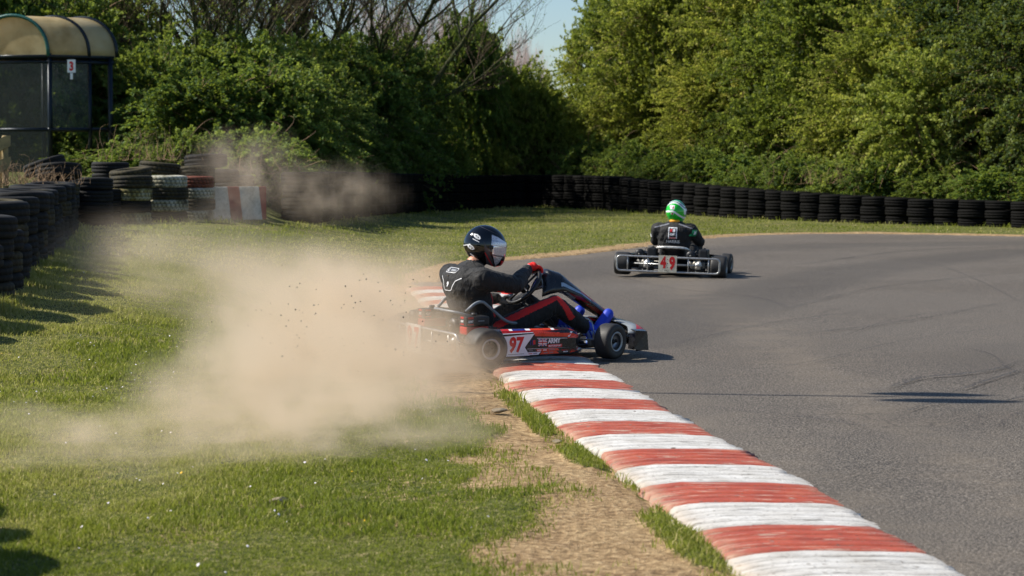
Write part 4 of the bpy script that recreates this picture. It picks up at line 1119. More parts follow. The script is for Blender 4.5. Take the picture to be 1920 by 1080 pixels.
def pod(parent, side, livery):
    """side -1 = right. Stations along x; section points (y outward, z)"""
    secs = []; n = 12
    for i in range(n+1):
        t = i/n; x = PODF+(PODR-PODF)*t
        e = 1-.55*max(0, (t-.86)/.14)**2; tp = .262-.018*t-.03*max(0, (t-.85)/.15)
        yo = .625*1.0-.012*t-.06*max(0, (t-.88)/.12)**2; z0 = .062+.012*max(0, (t-.85)/.15)
        sec = [(.43,z0+.01),(.60,z0),(yo,z0+.015),(yo,tp-.03),(yo-.022,tp-.008),(yo-.065,tp),(.47,tp-.005),(.43,tp-.04)]
        xs = x
        row = []
        for k, (y, z) in enumerate(sec):
            xx = xs-(.045*(1-t)**3*(1 if k in (4,5,6) else 0))     # the rear fin above the wheel
            row.append((xx, side*y, z))
        secs.append(row)
    mb = MB(); mb.loft(secs, M['pod_black'], smooth=False); o = mb.build('side_pod', parent)
    if not livery: return
    def fn(u, v, off):                    # u, v in 0..1 on the flat outer face, running front to back on neither side reversed
        t = u; x = PODF+(PODR-PODF)*t; yo = .625-.012*t-.06*max(0, (t-.88)/.12)**2
        tp = .262-.018*t-.03*max(0, (t-.85)/.15); z0 = .062+.012*max(0, (t-.85)/.15)+.015
        z = z0+(tp-.03-z0)*v
        if v > 1:
            w = min(1, (v-1)/.35); z = tp-.03+.022*w; yo -= .022*w
            if v > 1.35: w = min(1, (v-1.35)/.25); z = tp-.008+.008*w; yo -= .043*w
        if side == 1: pass
        return Vector((x, side*(yo+off+.0008), z))
    mb = MB(); S = -1 if side == 1 else 1
    def quad(p, m, off=0): 
        q = []                            # subdivide long edges so that the sheet follows the pod
        for i in range(len(p)):
            a, b = p[i], p[(i+1) % len(p)]
            for k in range(6): q.append((a[0]+(b[0]-a[0])*k/6, a[1]+(b[1]-a[1])*k/6))
        mb.add([fn(u, v, off) for u, v in q], [list(range(len(q)))], m)
    U = (lambda u: u)
    O, R_, Wt, B, G = M['pod_orange'], M['deep_red'], M['white_plate'], M['blue_print'], M['grey_print']
    # band round the top, in orange with dark and white slashes
    for a, b, m in ((0,.10,R_),(.10,.14,Wt),(.14,.30,B),(.30,.36,Wt),(.36,.62,O),(.62,.66,Wt),(.66,.97,O)):
        quad([(a,1.36),(b,1.36),(b+.02,1.62),(a+.02,1.62)], m, .0003)
    quad([(0,1.02),(.38,1.12),(.38,1.34),(0,1.34)], R_, .0003); quad([(.0,1.0),(.38,1.10),(.38,1.16),(0,1.08)], Wt, .0006)
    quad([(.38,1.0),(.98,1.0),(.98,1.34),(.38,1.34)], O, .0003)
    quad([(.40,.88),(.80,.80),(.86,1.0),(.38,1.0)], O, .0003); quad([(.80,.72),(.94,.80),(.98,1.0),(.86,1.0)], O, .0003)
    quad([(.805,.80),(.83,.80),(.88,1.2),(.855,1.2)], Wt, .0006); quad([(.42,.76),(.80,.72),(.80,.74),(.42,.785)], Wt, .0006)
    for k in range(9): quad([(.44+.026*k,1.03),(.458+.026*k,1.03),(.464+.026*k,1.08),(.446+.026*k,1.08)], M['pod_black'], .0007)
    # number plate panel
    quad([(.0,-.02),(.33,-.04),(.27,.36),(.39,1.0),(.01,.90),(.03,.4)], Wt, .0005)
    put_text(mb, '97', fn, M['number_red'], (.165,.50), .76, .18, .045, off=.0016, shear=.02)
    quad([(.06,.05),(.26,.05),(.26,.075),(.06,.075)], G, .001)
    # small badges and the union flag
    quad([(.335,.46),(.345,.46),(.345,.70),(.335,.70)], B, .0008); quad([(.36,.46),(.385,.46),(.385,.70),(.36,.70)], B, .0008)
    quad([(.37,.48),(.40,.48),(.40,.68),(.37,.68)], R_, .0011)
    u0, u1, v0, v1 = .435, .545, .38, .74
    def fl(a, b, m, off): quad([(u0+(u1-u0)*p[0], v0+(v1-v0)*p[1]) for p in (a if b is None else [(a[0],a[1]),(b[0],a[1]),(b[0],b[1]),(a[0],b[1])])], m, off)
    fl((0,0),(1,1), B, .0008)
    for w, m, off in ((.13, Wt, .0011), (.05, R_, .0014)):
        fl([(0,0),(w,0),(1,1-w),(1,1),(1-w,1),(0,w)], None, m, off); fl([(1,0),(1,w),(w,1),(0,1),(0,1-w),(1-w,0)], None, m, off)
    fl((.40,0),(.60,1), Wt, .0017); fl((0,.34),(1,.66), Wt, .0017); fl((.45,0),(.55,1), R_, .002); fl((0,.42),(1,.58), R_, .002)
    put_text(mb, 'ARMY', fn, M['white_print'], (.635,.62), .24, .16, .045, off=.001)
    quad([(.555,.30),(.735,.30),(.735,.45),(.555,.45)], R_, .0008); put_text(mb, 'MOTORSPORT', fn, M['white_print'], (.645,.375), .09, .16, .02, off=.0012)
    # sponsor strips along the bottom
    quad([(.30,.27),(.93,.24),(.93,.255),(.30,.285)], Wt, .0008)
    quad([(.33,.13),(.42,.13),(.41,.24),(.30,.24)], M['pod_black'], .0008); quad([(.42,.13),(.70,.13),(.68,.245),(.41,.245)], O, .0008)
    quad([(.29,-.02),(.44,-.02),(.47,.115),(.30,.115)], Wt, .0008); quad([(.455,-.02),(.70,-.02),(.66,.115),(.485,.115)], O, .0008)
    quad([(.74,.10),(.97,.10),(.97,.15),(.72,.15)], R_, .0008); quad([(.83,-.01),(.97,.0),(.97,.10),(.86,.10)], O, .0008)
    for c, w, m in (((.345,.185),.05,G),((.45,.185),.05,Wt),((.52,.185),.045,Wt),((.61,.185),.08,G),((.34,.05),.05,R_),((.40,.05),.05,B),((.53,.05),.05,G),((.60,.05),.05,G),((.78,.045),.06,Wt)):
        for k in range(4): quad([(c[0]-w/2+w/4*k, c[1]-.028), (c[0]-w/2+w/4*k+w*.17, c[1]-.028), (c[0]-w/2+w/4*k+w*.2, c[1]+.028), (c[0]-w/2+w/4*k+w*.03, c[1]+.028)], m, .0014)
    mb.build('pod_graphics', o, fixn=False)
SWC = Vector((.66,0,.50)); SWN = Vector((-.74,0,.67)).normalized(); SWU = Vector((.67,0,.74)).normalized()
def kart(name, label, num, mat_, army, steer, nose_colour, front_ok=True):
    e = empty(name); tag(e, label, 'go-kart'); e.matrix_world = mat_
    RX, FX = 0.0, 1.07
    mb = MB(); st = M['black_metal']
    for s in (-1, 1):
        mb.tube(rounded([(-.10,s*.33,.07),(.2,s*.33,.06),(.62,s*.30,.055),(.95,s*.20,.055),(1.18,s*.20,.06)], .1), .015, st, 8)
        mb.tube(rounded([(.10,s*.33,.06),(.12,s*.58,.09),(.82,s*.58,.09),(.84,s*.26,.06)], .06), .010, M['steel_tube'], 8)
        mb.tube([(.98,s*.20,.06),(1.05,s*.48,.10)], .014, st, 8)
        mb.tube([(1.0,s*.20,.07),(.66,s*.03,.38)], .009, st, 6)
    for x in (-.08,.14,.62,.97,1.18): mb.tube([(x,-.33 if x < .5 else -.22,.06),(x,.33 if x < .5 else .22,.06)], .014, st, 8)
    mb.tube(rounded([(1.15,-.2,.07),(1.3,-.2,.1),(1.38,-.12,.16),(1.38,.12,.16),(1.3,.2,.1),(1.15,.2,.07)], .08), .010, M['steel_tube'], 8)
    mb.build('chassis', e)
    mb = MB(); mb.loft([[(.30,-.3,.042),(.30,.3,.042),(.30,.3,.048),(.30,-.3,.048)],[(1.0,-.2,.042),(1.0,.2,.042),(1.0,.2,.048),(1.0,-.2,.048)],[(1.24,-.17,.042),(1.24,.17,.042),(1.24,.17,.048),(1.24,-.17,.048)]], M['rim_dark']); mb.build('floor_tray', e)
    mb = MB(); mb.tube([(0,-.60,.14),(0,.60,.14)], .02, M['engine_alloy'], 12); mb.tube([(0,-.06,.14),(0,-.05,.14)], .09, M['black_metal'], 28)
    for s in (-1,1): mb.box((0,s*.26,.12), (.06,.03,.12), M['black_metal'])
    mb.build('rear_axle', e)
    for s in (-1, 1): wheel(e, (0, s*.60, .14), .14, .185, side=s)
    for s in (-1, 1): wheel(e, (FX, s*.555, .13), .13, .125, steer, True, s)
    mb = MB()                                  # front stub axles, track rods and column
    for s in (-1, 1):
        mb.tube([(FX,s*.44,.06),(FX,s*.44,.20)], .016, M['engine_alloy'], 10); mb.box((FX,s*.46,.13), (.07,.06,.06), M['engine_alloy'], bevel=.2)
        mb.tube([(FX-.08,s*.42,.13),(.98,0,.11)], .008, M['engine_alloy'], 8)
        mb.box((FX-.05,s*.41,.11), (.09,.05,.05), M['engine_alloy'], bevel=.25)
    mb.tube([SWC-SWN*.02, (1.02,0,.10)], .011, st, 8); mb.build('steering_column', e)
    # steering wheel
    c = SWC; side_ = Vector((0,1,0)); a0 = -steer*3.2
    mb = MB(); mb.tube([c+(side_*math.cos(2*PI*k/36)+SWU*math.sin(2*PI*k/36))*.155 for k in range(36)], .0155, M['black_plastic'], 10, closed=True)
    for k in range(3):
        a = PI/2*(k*1.0)+PI+a0+(0 if k < 3 else 0); a = a0+(0, PI, -PI/2)[k]
        mb.tube([c, c+(side_*math.cos(a)+SWU*math.sin(a))*.15], .009, st, 6)
    mb.tube([c-SWN*.03, c+SWN*.012], .04, M['black_plastic'], 16); mb.build('steering_wheel', e)
    # seat: a shell swept as profile x width
    prof = [(.66,.10),(.5,.075),(.32,.07),(.2,.09),(.115,.17),(.06,.25),(.02,.31),(-.005,.35)]
    mb = MB(); secs = []
    for i, (x, z) in enumerate(prof):
        t = i/(len(prof)-1); hw = .155+.035*math.sin(PI*min(1, t*1.1))
        wall_ = .12+.05*math.sin(PI*t) if t < .9 else .03
        row = [(x+ (wall_*.0 if z < .1 else wall_*.9*q*q), hw*s, z+(wall_*q*q if z < .12 else wall_*.25*q*q)) for s in np.linspace(-1, 1, 13) for q in (abs(s)**1.6,)]
        secs.append(row)
    mb.loft(secs, M['seat_black'], caps=False, closed=False, smooth=True)
    so = mb.build('seat', e); md = so.modifiers.new('t', 'SOLIDIFY'); md.thickness = .010
    mb = MB()
    if army:
        for s in (-1, 1): mb.tube(rounded([(.06,s*.21,.36),(.13,s*.225,.42),(.19,s*.225,.43),(.30,s*.215,.345),(.40,s*.215,.265),(.56,s*.215,.25),(.72,s*.21,.20)], .06, 5), .0115, M['seat_grey'], 8)
    mb.tube(rounded([(.12,-.21,.32),(.01,-.18,.352),(-.03,-.08,.36),(-.03,.08,.36),(.01,.18,.352),(.12,.21,.32)], .05, 5), .016 if not army else .010, M['exhaust'] if not army else M['seat_grey'], 8)
    mb.build('seat_rim', so)
    for s in (-1, 1): pod(e, s, army)
    for s in (-1, 1): engine(e, (.02, s*.33+(.0 if s < 0 else -.02), .05), army, army)
    # rear bumper
    mb = MB(); zt, zb, xb, hw = .245, .065, -.235, .635
    mb.tube(rounded([(xb,-hw,zb),(xb,-hw,zt),(xb,hw,zt),(xb,hw,zb)], .055, 6, closed=True), .0125, M['steel_tube'], 10, closed=True)
    for y in (-.5,-.25,.25,.5): mb.tube([(xb,y,zb),(xb,y,zt)], .009, M['steel_tube'], 8)
    mb.tube([(xb+.03,-.42,.155),(xb+.03,.42,.155)], .009, M['steel_tube'], 8)
    for s in (-1, 1): mb.tube([(xb,s*.25,.15),(-.05,s*.28,.08)], .010, st, 8)
    if army: mb.tube(rounded([(xb,-hw,.2),(xb+.03,-hw-.045,.18),(xb+.12,-hw-.05,.17),(xb+.12,-hw-.05,.08)], .03), .01, M['black_plastic'], 8)
    mb.build('rear_bumper', e)
    mb = MB(); mb.box((xb-.018,0,.165), (.006,.225,.205), M['white_plate'] if army else M['worn_plate'], bevel=.2); pl = mb.build('number_plate', e)
    mb = MB(); put_text(mb, num[0], lambda u, v, o: Vector((xb-.0222, -u, v)), M['number_red'], (-.055,.175 if army else .185), .155 if army else .15, .075, .05)
    put_text(mb, num[1], lambda u, v, o: Vector((xb-.0222, -u, v)), M['number_red'], (.055,.170 if army else .175), .155 if army else .17, .075, .05)
    if not army:
        for v, r in ((.22,.006),(.17,.007),(.12,.006)): mb.add([Vector((xb-.0224, r*math.cos(k*PI/4), v+r*math.sin(k*PI/4))) for k in range(8)], [list(range(8))], M['black_metal'])
        put_text(mb, 'HO', lambda u, v, o: Vector((xb-.0224, -u, v)), M['black_metal'], (-.012,.085), .02, .045, .03)
    mb.build('number', pl)
    # front fairing
    def fair(t, s):
        X = np.interp(t, [0,.12,.28,.5,.75,1], [.79,.85,.95,1.10,1.27,1.42]); Z_ = np.interp(t, [0,.12,.28,.5,.75,1], [.55,.615,.585,.47,.35,.25])
        w = np.interp(t, [0,.12,.28,.6,1], [.10,.135,.15,.135,.115]); lip = np.interp(t, [0,.12,.28,.5,1], [.12,.165,.115,.05,.028])
        return Vector((X-lip*.25*abs(s)**3, s*w, Z_-lip*abs(s)**3+.012*(1-s*s)))
    mb = MB(); NT_, NS = 40, 21
    vs = [fair(i/NT_, -1+2*k/(NS-1)) for i in range(NT_+1) for k in range(NS)]; 
    for i in range(NT_):
        for k in range(NS-1):
            t = (i+.5)/NT_; s = abs(-1+2*(k+.5)/(NS-1)); m = M['pod_black']
            if army:
                if t > .50 and .35 < s < .85 and (t*3.2+s*1.1) % 1 > .25: m = M['deep_red']
                if t > .82 and s < .45: m = M['deep_red']
                if .36 < t < .50 and .3 < s < .55: m = M['deep_red']
                if abs(s-.86) < .04 and .25 < t < .62: m = M['pvc']
                if abs(s-.28-.5*(t-.4)) < .05 and .3 < t < .56: m = M['pvc']
            elif t > .2 and s < .7: m = nose_colour
            mb.add([vs[i*NS+k], vs[i*NS+k+1], vs[(i+1)*NS+k+1], vs[(i+1)*NS+k]], [(0,1,2,3)], m, True)
    f = mb.build('front_fairing', e); md = f.modifiers.new('t', 'SOLIDIFY'); md.thickness = .006
    # nose
    mb = MB(); rows = []; NY = 28
    for i in range(NY+1):
        y = -.56+1.12*i/NY; q = abs(y/.56); xf_ = 1.58-.20*q**2.6; 
        zt_ = .215+.015*(1-q)-.03*max(0, q-.8)/.2; rows.append([(xf_-.26+.10*q,y,zt_+.015*(1-q)),(xf_-.10,y,zt_),(xf_-.03,y,zt_-.035),(xf_,y,.15),(xf_+.005,y,.09),(xf_-.03,y,.05),(xf_-.09,y,.045)])
    for i in range(NY):
        for k in range(6):
            q = abs(-1+2*(i+.5)/NY); m = M['pod_black']
            if army:
                if k == 0: m = M['nose_clear'] if q > .3 else M['pod_black']
                if k == 1 and q > .55: m = M['deep_red']
            elif k < 2: m = nose_colour
            mb.add([rows[i][k], rows[i+1][k], rows[i+1][k+1], rows[i][k+1]], [(0,1,2,3)], m, True)
    nz = mb.build('nose_cone', e); md = nz.modifiers.new('t', 'SOLIDIFY'); md.thickness = .008
    for s in (-1, 1):
        mb = MB(); mb.loft([[(1.26,s*.50,.06),(1.26,s*.575,.06),(1.28,s*.575,.20),(1.28,s*.50,.205)],[(1.39,s*.51,.05),(1.39,s*.58,.05),(1.38,s*.57,.19),(1.38,s*.51,.20)]], M['pod_black'], smooth=False); mb.build('nose_corner', nz)
    # pedals, tank
    mb = MB()
    for s in (-1, 1): mb.tube(rounded([(1.22,s*.12,.07),(1.27,s*.12,.2),(1.27,s*.2,.22),(1.24,s*.24,.21)], .03), .007, M['steel_tube'], 8)
    mb.tube(rounded([(1.12,-.26,.07),(1.10,-.26,.23),(1.16,-.12,.25),(1.16,.12,.25),(1.10,.26,.23),(1.12,.26,.07)], .05), .009, M['steel_tube'], 8)
    mb.build('pedals', e)
    mb = MB(); mb.box((.86,0,.10), (.2,.2,.1), M['clear_plastic'], bevel=.25); mb.tube([(.86,0,.15),(.86,0,.175)], .03, M['number_red'], 14); mb.build('fuel_tank', e)
    return e

# ------------------------------------------------------------------ people
def blob(parts, voxel, smooth=5):
    """one continuous surface from overlapping tapered capsules (p1, r1, p2, r2) and ellipsoids (c, (rx,ry,rz), R)"""
    mb = MB(); m = M['suit']
    for p in parts:
        if len(p) == 4:
            a, r1, b, r2 = Vector(p[0]), p[1], Vector(p[2]), p[3]; n = 8
            mb.tube([a+(b-a)*k/n for k in range(n+1)], [r1+(r2-r1)*k/n for k in range(n+1)], m, 18)
            mb.ell(a, (r1,)*3, m, nu=18, nv=12); mb.ell(b, (r2,)*3, m, nu=18, nv=12)
        else: mb.ell(p[0], p[1], m, p[2], nu=28, nv=18)
    o = mb.build('t', fixn=False)
    r = o.modifiers.new('r', 'REMESH'); r.mode = 'VOXEL'; r.voxel_size = voxel
    s = o.modifiers.new('s', 'SMOOTH'); s.factor = .5; s.iterations = smooth
    dg = bpy.context.evaluated_depsgraph_get(); me = bpy.data.meshes.new_from_object(o.evaluated_get(dg)); bpy.data.objects.remove(o)
    return me
def finish(me, name, parent, mats, pick=None, folds=0, fscale=14):
    if folds:
        ns = [v.normal.copy() for v in me.vertices]
        for v, n in zip(me.vertices, ns):
            p = v.co; a = mnoise.noise(Vector((p.x*fscale, p.y*fscale, p.z*fscale*.8))+mnoise.noise_vector(p*6)*1.2)
            b = 1-abs(mnoise.noise(p*fscale*1.7+Vector((3,1,7))))*2
            v.co = p+n*(a*.6+b*.4)*folds
    me.materials.clear()
    for m in mats: me.materials.append(m)
    me.polygons.foreach_set('use_smooth', [True]*len(me.polygons))
    if pick: me.polygons.foreach_set('material_index', [pick(f.center, f.normal) for f in me.polygons])
    me.update(); o = bpy.data.objects.new(name, me); return link(o, parent)
def segdist(p, a, b):
    d = b-a; t = max(0, min(1, (p-a).dot(d)/d.length_squared)); return (p-a-d*t).length
def inpoly(u, v, P):
    r = False; j = len(P)-1
    for i in range(len(P)):
        if (P[i][1] > v) != (P[j][1] > v) and u < (P[j][0]-P[i][0])*(v-P[i][1])/(P[j][1]-P[i][1])+P[i][0]: r = not r
        j = i
    return r
def helmet(parent, loc, rot, pick, mats, visor_mat, peak=False):
    """rot: Matrix 3x3, local x forward"""
    NU, NV = 200, 110; vs = []; 
    for j in range(NV+1):
        th = PI*(j/NV)*.80
        for i in range(NU):
            ph = 2*PI*i/NU; d = Vector((math.sin(th)*math.cos(ph), math.sin(th)*math.sin(ph), math.cos(th)))
            fr = max(0, d.x)
            k = Vector((d.x*(.152+.012*fr), d.y*.124, d.z*.150))
            if d.z < -.05:                       # chin bar juts forward and down, nape cut higher
                w = min(1, (-.05-d.z)/.6); k.x += .030*w*fr**.7; k.z -= .035*w*fr; k.x -= .004*w*(d.x < 0); k.y *= 1-.10*w
                if d.x < 0: k.z += .03*w*(-d.x)
            # brow ledge over the visor opening
            if fr > .3 and .10 < d.z < .34: k += d*.004
            vs.append(rot @ k+Vector(loc))
    mb = MB(); fs = [[] for _ in mats]
    base = vs; mb.v = [tuple(v) for v in vs]
    inv = rot.inverted()
    for m in mats: mb.mi(m)
    for j in range(NV):
        for i in range(NU):
            q = (j*NU+i, (j+1)*NU+i, (j+1)*NU+(i+1) % NU, j*NU+(i+1) % NU)
            c = inv @ ((vs[q[0]]+vs[q[2]])/2-Vector(loc))
            mb.f.append(list(q)); mb.m.append(pick(c)); mb.sm.append(True)
    mb.f.append([NV*NU+i for i in range(NU)][::-1]); mb.m.append(0); mb.sm.append(False)
    h = mb.build('helmet', parent)
    # visor: a shell just proud of the face opening
    vv = MB(); g = []
    for a in np.linspace(-1.22, 1.22, 33):
        row = []
        for b in np.linspace(-.34, .36, 9):
            d = Vector((math.cos(b)*math.cos(a), math.cos(b)*math.sin(a), math.sin(b)))
            sh = 1-.25*max(0, abs(a)-.85)
            row.append(rot @ Vector((d.x*.166+(.012*(b < 0)*abs(b)*2), d.y*.128, d.z*.148*sh-.008))+Vector(loc))
        g.append(row)
    for i in range(32):
        for k in range(8): vv.add([g[i][k], g[i+1][k], g[i+1][k+1], g[i][k+1]], [(0,1,2,3)], visor_mat, True)
    for s in (-1, 1): vv.ell(rot @ Vector((.045,s*.1225,.002))+Vector(loc), (.016,.006,.016), M['black_plastic'], rot)
    o = vv.build('visor', h); md = o.modifiers.new('t', 'SOLIDIFY'); md.thickness = .003
    return h
def hand(parent, c, t, out, wrist, mats, pick=None, flip=1):
    """gloved hand closed round a tube through c along t; out points from the tube to the back of the hand"""
    t = Vector(t).normalized(); out = Vector(out); out = (out-t*out.dot(t)).normalized(); s = t.cross(out)*flip
    c = Vector(c); P = []
    R = .034
    pc = c+out*.036
    for k, (o, ln) in enumerate(((-.033,1.0),(-.011,1.08),(.011,1.02),(.032,.86))):
        q = [c+t*o+(out*math.cos(a)+s*math.sin(a))*R for a in np.linspace(.35, .35+2.9*ln, 6)]
        rr = [.0115,.011,.0105,.0100,.0095,.0085]
        for i in range(5): P.append((q[i], rr[i], q[i+1], rr[i+1]))
        P.append((pc-s*.012+t*o*.9, .0135, q[0], .012))
    P.append((pc-s*.022, (.028,.042,.034), Matrix((s, t, out)).transposed()))
    P.append((pc-s*.045, (.030,.035,.030), Matrix((s, t, out)).transposed()))
    q = [pc-s*.03-t*.030, c-s*.030-t*.040, c-s*.022-out*.018-t*.030, c+s*.002-out*.031-t*.020]
    for i in range(3): P.append((q[i], .0145-.0018*i, q[i+1], .0128-.0018*i))
    P.append((pc-s*.045, .028, Vector(wrist), .033))
    return finish(blob(P, .0038, 4), 'glove', parent, mats, pick)
def person(label, mat_, pose, mats_pick, helm, neck_r=.052):
    g = lambda k: Vector(pose[k])
    P = []
    hip, chest = g('hip'), g('chest'); up = (chest-hip).normalized(); sw = g('sr')-g('sl')
    lat = sw.normalized(); fwd = up.cross(lat).normalized()
    if fwd.x < 0: fwd = -fwd
    R = Matrix((fwd, lat, up)).transposed()
    P += [(hip, (.135,.185,.11), R), (hip+(chest-hip)*.35, (.138,.185,.14), R), (hip+(chest-hip)*.7, (.145,.205,.15), R), (chest, (.145,.218,.14), R)]
    nb = g('neck'); P += [(chest+up*.06, (.125,.215,.10), R), ((chest+nb)/2+Vector((0,0,.03)), (.10,.15,.075), R)]
    for s in ('l', 'r'):
        sh, el, wr = g('s'+s), g('e'+s), g('w'+s)
        P += [(chest+(sh-chest)*.5+up*.03, .085, sh, .086), (sh, .086, sh+(el-sh)*.45, .074), (sh+(el-sh)*.45, .074, el, .062), (el, .063, el+(wr-el)*.4, .058), (el+(wr-el)*.4, .058, wr, .040)]
        h, k, a = g('h'+s), g('k'+s), g('a'+s)
        P += [(hip, .10, h, .096), (h, .098, h+(k-h)*.5, .088), (h+(k-h)*.5, .088, k, .068), (k, .068, k+(a-k)*.35, .066), (k+(a-k)*.35, .066, a, .045)]
    P += [(nb-Vector((0,0,.03)), neck_r+.012, nb+Vector((0,0,.012)), neck_r+.008), (nb, neck_r, g('head')-Vector((0,0,.06)), neck_r-.002)]
    me = blob(P, .0085, 5)
    body = finish(me, 'person', None, [M['suit'], M['suit_red'], M['skin'], M['piping'], M['balaclava']], mats_pick, folds=.0078)
    body.matrix_world = mat_; tag(body, label, 'person')
    helm(body)
    # boots
    for s in ('l', 'r'):
        a, k = g('a'+s), g('k'+s); toe = g('t'+s); sh = (k-a).normalized()
        heel = a+Vector((-.02,0,-.055)); d = (toe-heel)
        mids = heel+d*.55
        B = [(a+sh*.08, .056, a, .052), (a, .052, heel+d*.15, .050), (heel, .042, mids, .046), (mids, .048, toe, .040), (mids+Vector((0,.018,0)), .036, toe+Vector((0,.014,-.005)), .033), (mids-Vector((0,.018,0)), .036, toe-Vector((0,.014,.005)), .033)]
        finish(blob(B, .005, 4), 'boot', body, [M['boot_blue'], M['boot_pale']] if pose.get('blue') else [M['seat_black'], M['piping']], (lambda c, n, a=a, heel=heel, toe=toe: 1 if ((c-heel).dot((toe-heel).normalized()) < .085 and c.z < a.z+.03 and (c.x*31+c.z*23) % 1 > .45) else 0))
    return body
def on_body(body, fn, mat_dir, polys, name, off=.004):
    """stickers dropped on to the body along mat_dir; polys: list of (verts2d, faces, material)"""
    dg = bpy.context.evaluated_depsgraph_get(); bm = bmesh.new(); bm.from_mesh(body.data); bt = BVHTree.FromBMesh(bm); bm.free()
    mb = MB(); d = Vector(mat_dir).normalized()
    for layer, (v, f, m) in enumerate(polys):
        out = []
        for u, w in v:
            o = fn(u, w)-d*.5; loc, nrm, i, dist = bt.ray_cast(o, d)
            out.append((loc if loc is not None else fn(u, w))-d*(off+.0012*layer))
        mb.add(out, f, m)
    return mb.build(name, body, fixn=False)
def rect(u0, v0, u1, v1, m, n=6):
    v = [(u0+(u1-u0)*i/n, v0+(v1-v0)*j/n) for j in range(n+1) for i in range(n+1)]
    return (v, [(j*(n+1)+i, j*(n+1)+i+1, (j+1)*(n+1)+i+1, (j+1)*(n+1)+i) for j in range(n) for i in range(n)], m)
def line(pts, w, m):
    v = []; f = []; P = rounded([(p[0],p[1],0) for p in pts], .02, 4)
    Q = []
    for a, b in zip(P[:-1], P[1:]):
        k = max(1, int((b-a).length/.012)); Q += [a+(b-a)*i/k for i in range(k)]
    Q.append(P[-1])
    for i, p in enumerate(Q):
        t = (Q[min(i+1, len(Q)-1)]-Q[max(i-1, 0)]).normalized(); n = Vector((-t.y, t.x, 0))*w/2
        v += [(p+n).xy[:], (p-n).xy[:]]
    f = [(2*i, 2*i+1, 2*i+3, 2*i+2) for i in range(len(Q)-1)]; return (v, f, m)
def txt(s, c, h, w, m, bold=.03, shear=0, rot=0):
    mb = MB(); put_text(mb, s, lambda u, v, o: Vector((u, v, 0)), m, c, h, w, bold, 0, shear, rot)
    return ([(p[0], p[1]) for p in mb.v], mb.f, m)

# kart 97 ------------------------------------------------------------
A97 = math.radians(30)
rim = at_z(921, 650, .16)
org = Vector((rim.x-.69*math.sin(A97), rim.y+.69*math.cos(A97), .02))
K97 = Matrix.Translation(org) @ Matrix.Rotation(A97, 4, 'Z') @ Matrix.Rotation(math.radians(1.6), 4, 'X') @ Matrix.Rotation(math.radians(-.5), 4, 'Y')
kart('racing_kart', 'black and orange kart with number 97 sliding at the kerb in a cloud of dust', '97', K97, True, math.radians(22), M['pod_black'])
def pick97(c, n):
    a, b, d = Vector((.36,-.19,.25)), Vector((.80,-.29,.445)), Vector((.885,-.28,.32))
    if c.y < -.13 and n.y < .25 and (segdist(c, a, b) < .055 and abs((c-a).dot((b-a).cross(Vector((0,1,0))).normalized())) < .019): return 1
    if c.y < -.13 and n.y < .25 and segdist(c, b, d) < .060 and abs((c-b).dot((d-b).cross(Vector((0,1,0))).normalized())) < .024: return 1
    if n.y < -.1 and .30 < c.z < .50 and abs(c.x-(.335-(c.z-.40)*.05)) < .018+.05*(c.z-.30) and -.25 < c.y < -.1: return 1
    if c.z > .715 and c.x < .36 and abs(c.y) < .075: return 2
    return 0
def helm97(body):
    visor = [(.36,.44),(1.2,.36),(1.2,-.50),(.74,-.66),(.42,-.08)]; sil = [(.21,.60),(.55,.52),(1.05,.30),(.98,-.10),(.83,-.62),(.66,-.86),(.32,-.04)]
    wedge = [(-.12,.24),(.16,-.10),(.44,-.50),(.72,-1.05),(.30,-1.0),(.10,-.45)]
    def pick(c):
        u, v = c.x/.155, c.z/.155; r = 0
        if inpoly(u, v, wedge): r = 2
        if inpoly(u, v, sil): r = 1
        if u > .90 and v < -.1: r = 0
        if u > .9 and v < -.55 and v > -.75: r = 3
        if inpoly(u, v, wedge) and abs(v+.62*(u-.1)*1.9+.35) < .03: r = 3
        for cu, cv in ((-.44,.39),(-.64,-.15)):
            a = (u-cu)/.17; b = (v-cv+(u-cu)*.35)/.10; q = a*a+b*b
            if q < 1: r = 4 if (q > .35 or abs(a) % .25 < .1) else 0
        if abs(v-.20-(u+.44)*-.3) < .018 and -.62 < u < -.3: r = 4
        if u < -.7 and abs(v+.02+(u+.7)*-.5) < .02: r = 4
        if abs(u+.50) < .10 and abs(v+.52+(u+.5)*.5) < .03: r = 4
        if abs(v-.78+.25*u) < .012 and -.5 < u < .5: r = 2
        return r
    R = rotm(math.radians(-26), math.radians(10))
    h = helmet(body, (.325,0,.815), R, pick, [M['helmet_black'], M['helmet_silver'], M['helmet_grey'], M['deep_red'], M['helmet_white'], M['boot_blue']], M['visor'])
P97 = dict(hip=(.28,0,.19), chest=(.175,0,.52), neck=(.245,0,.675), head=(.31,0,.78), sl=(.16,.205,.59), sr=(.20,-.205,.585),
           er=(.47,-.20,.535), wr=(.675,-.03,.625), el=(.36,.27,.40), wl=(.50,.13,.41),
           hl=(.36,.10,.165), hr=(.36,-.10,.165), kl=(.80,.20,.37), kr=(.80,-.215,.38), al=(1.14,.20,.15), ar=(1.14,-.215,.15), tl=(1.27,.19,.28), tr=(1.275,-.205,.29), blue=True)
b97 = person('driver in black suit with red stripes and blue boots, black helmet, turning kart 97', K97, P97, pick97, helm97)
gl = lambda c, n: 0
def side_(a): return (Vector((0,1,0))*math.cos(a)+SWU*math.sin(a))
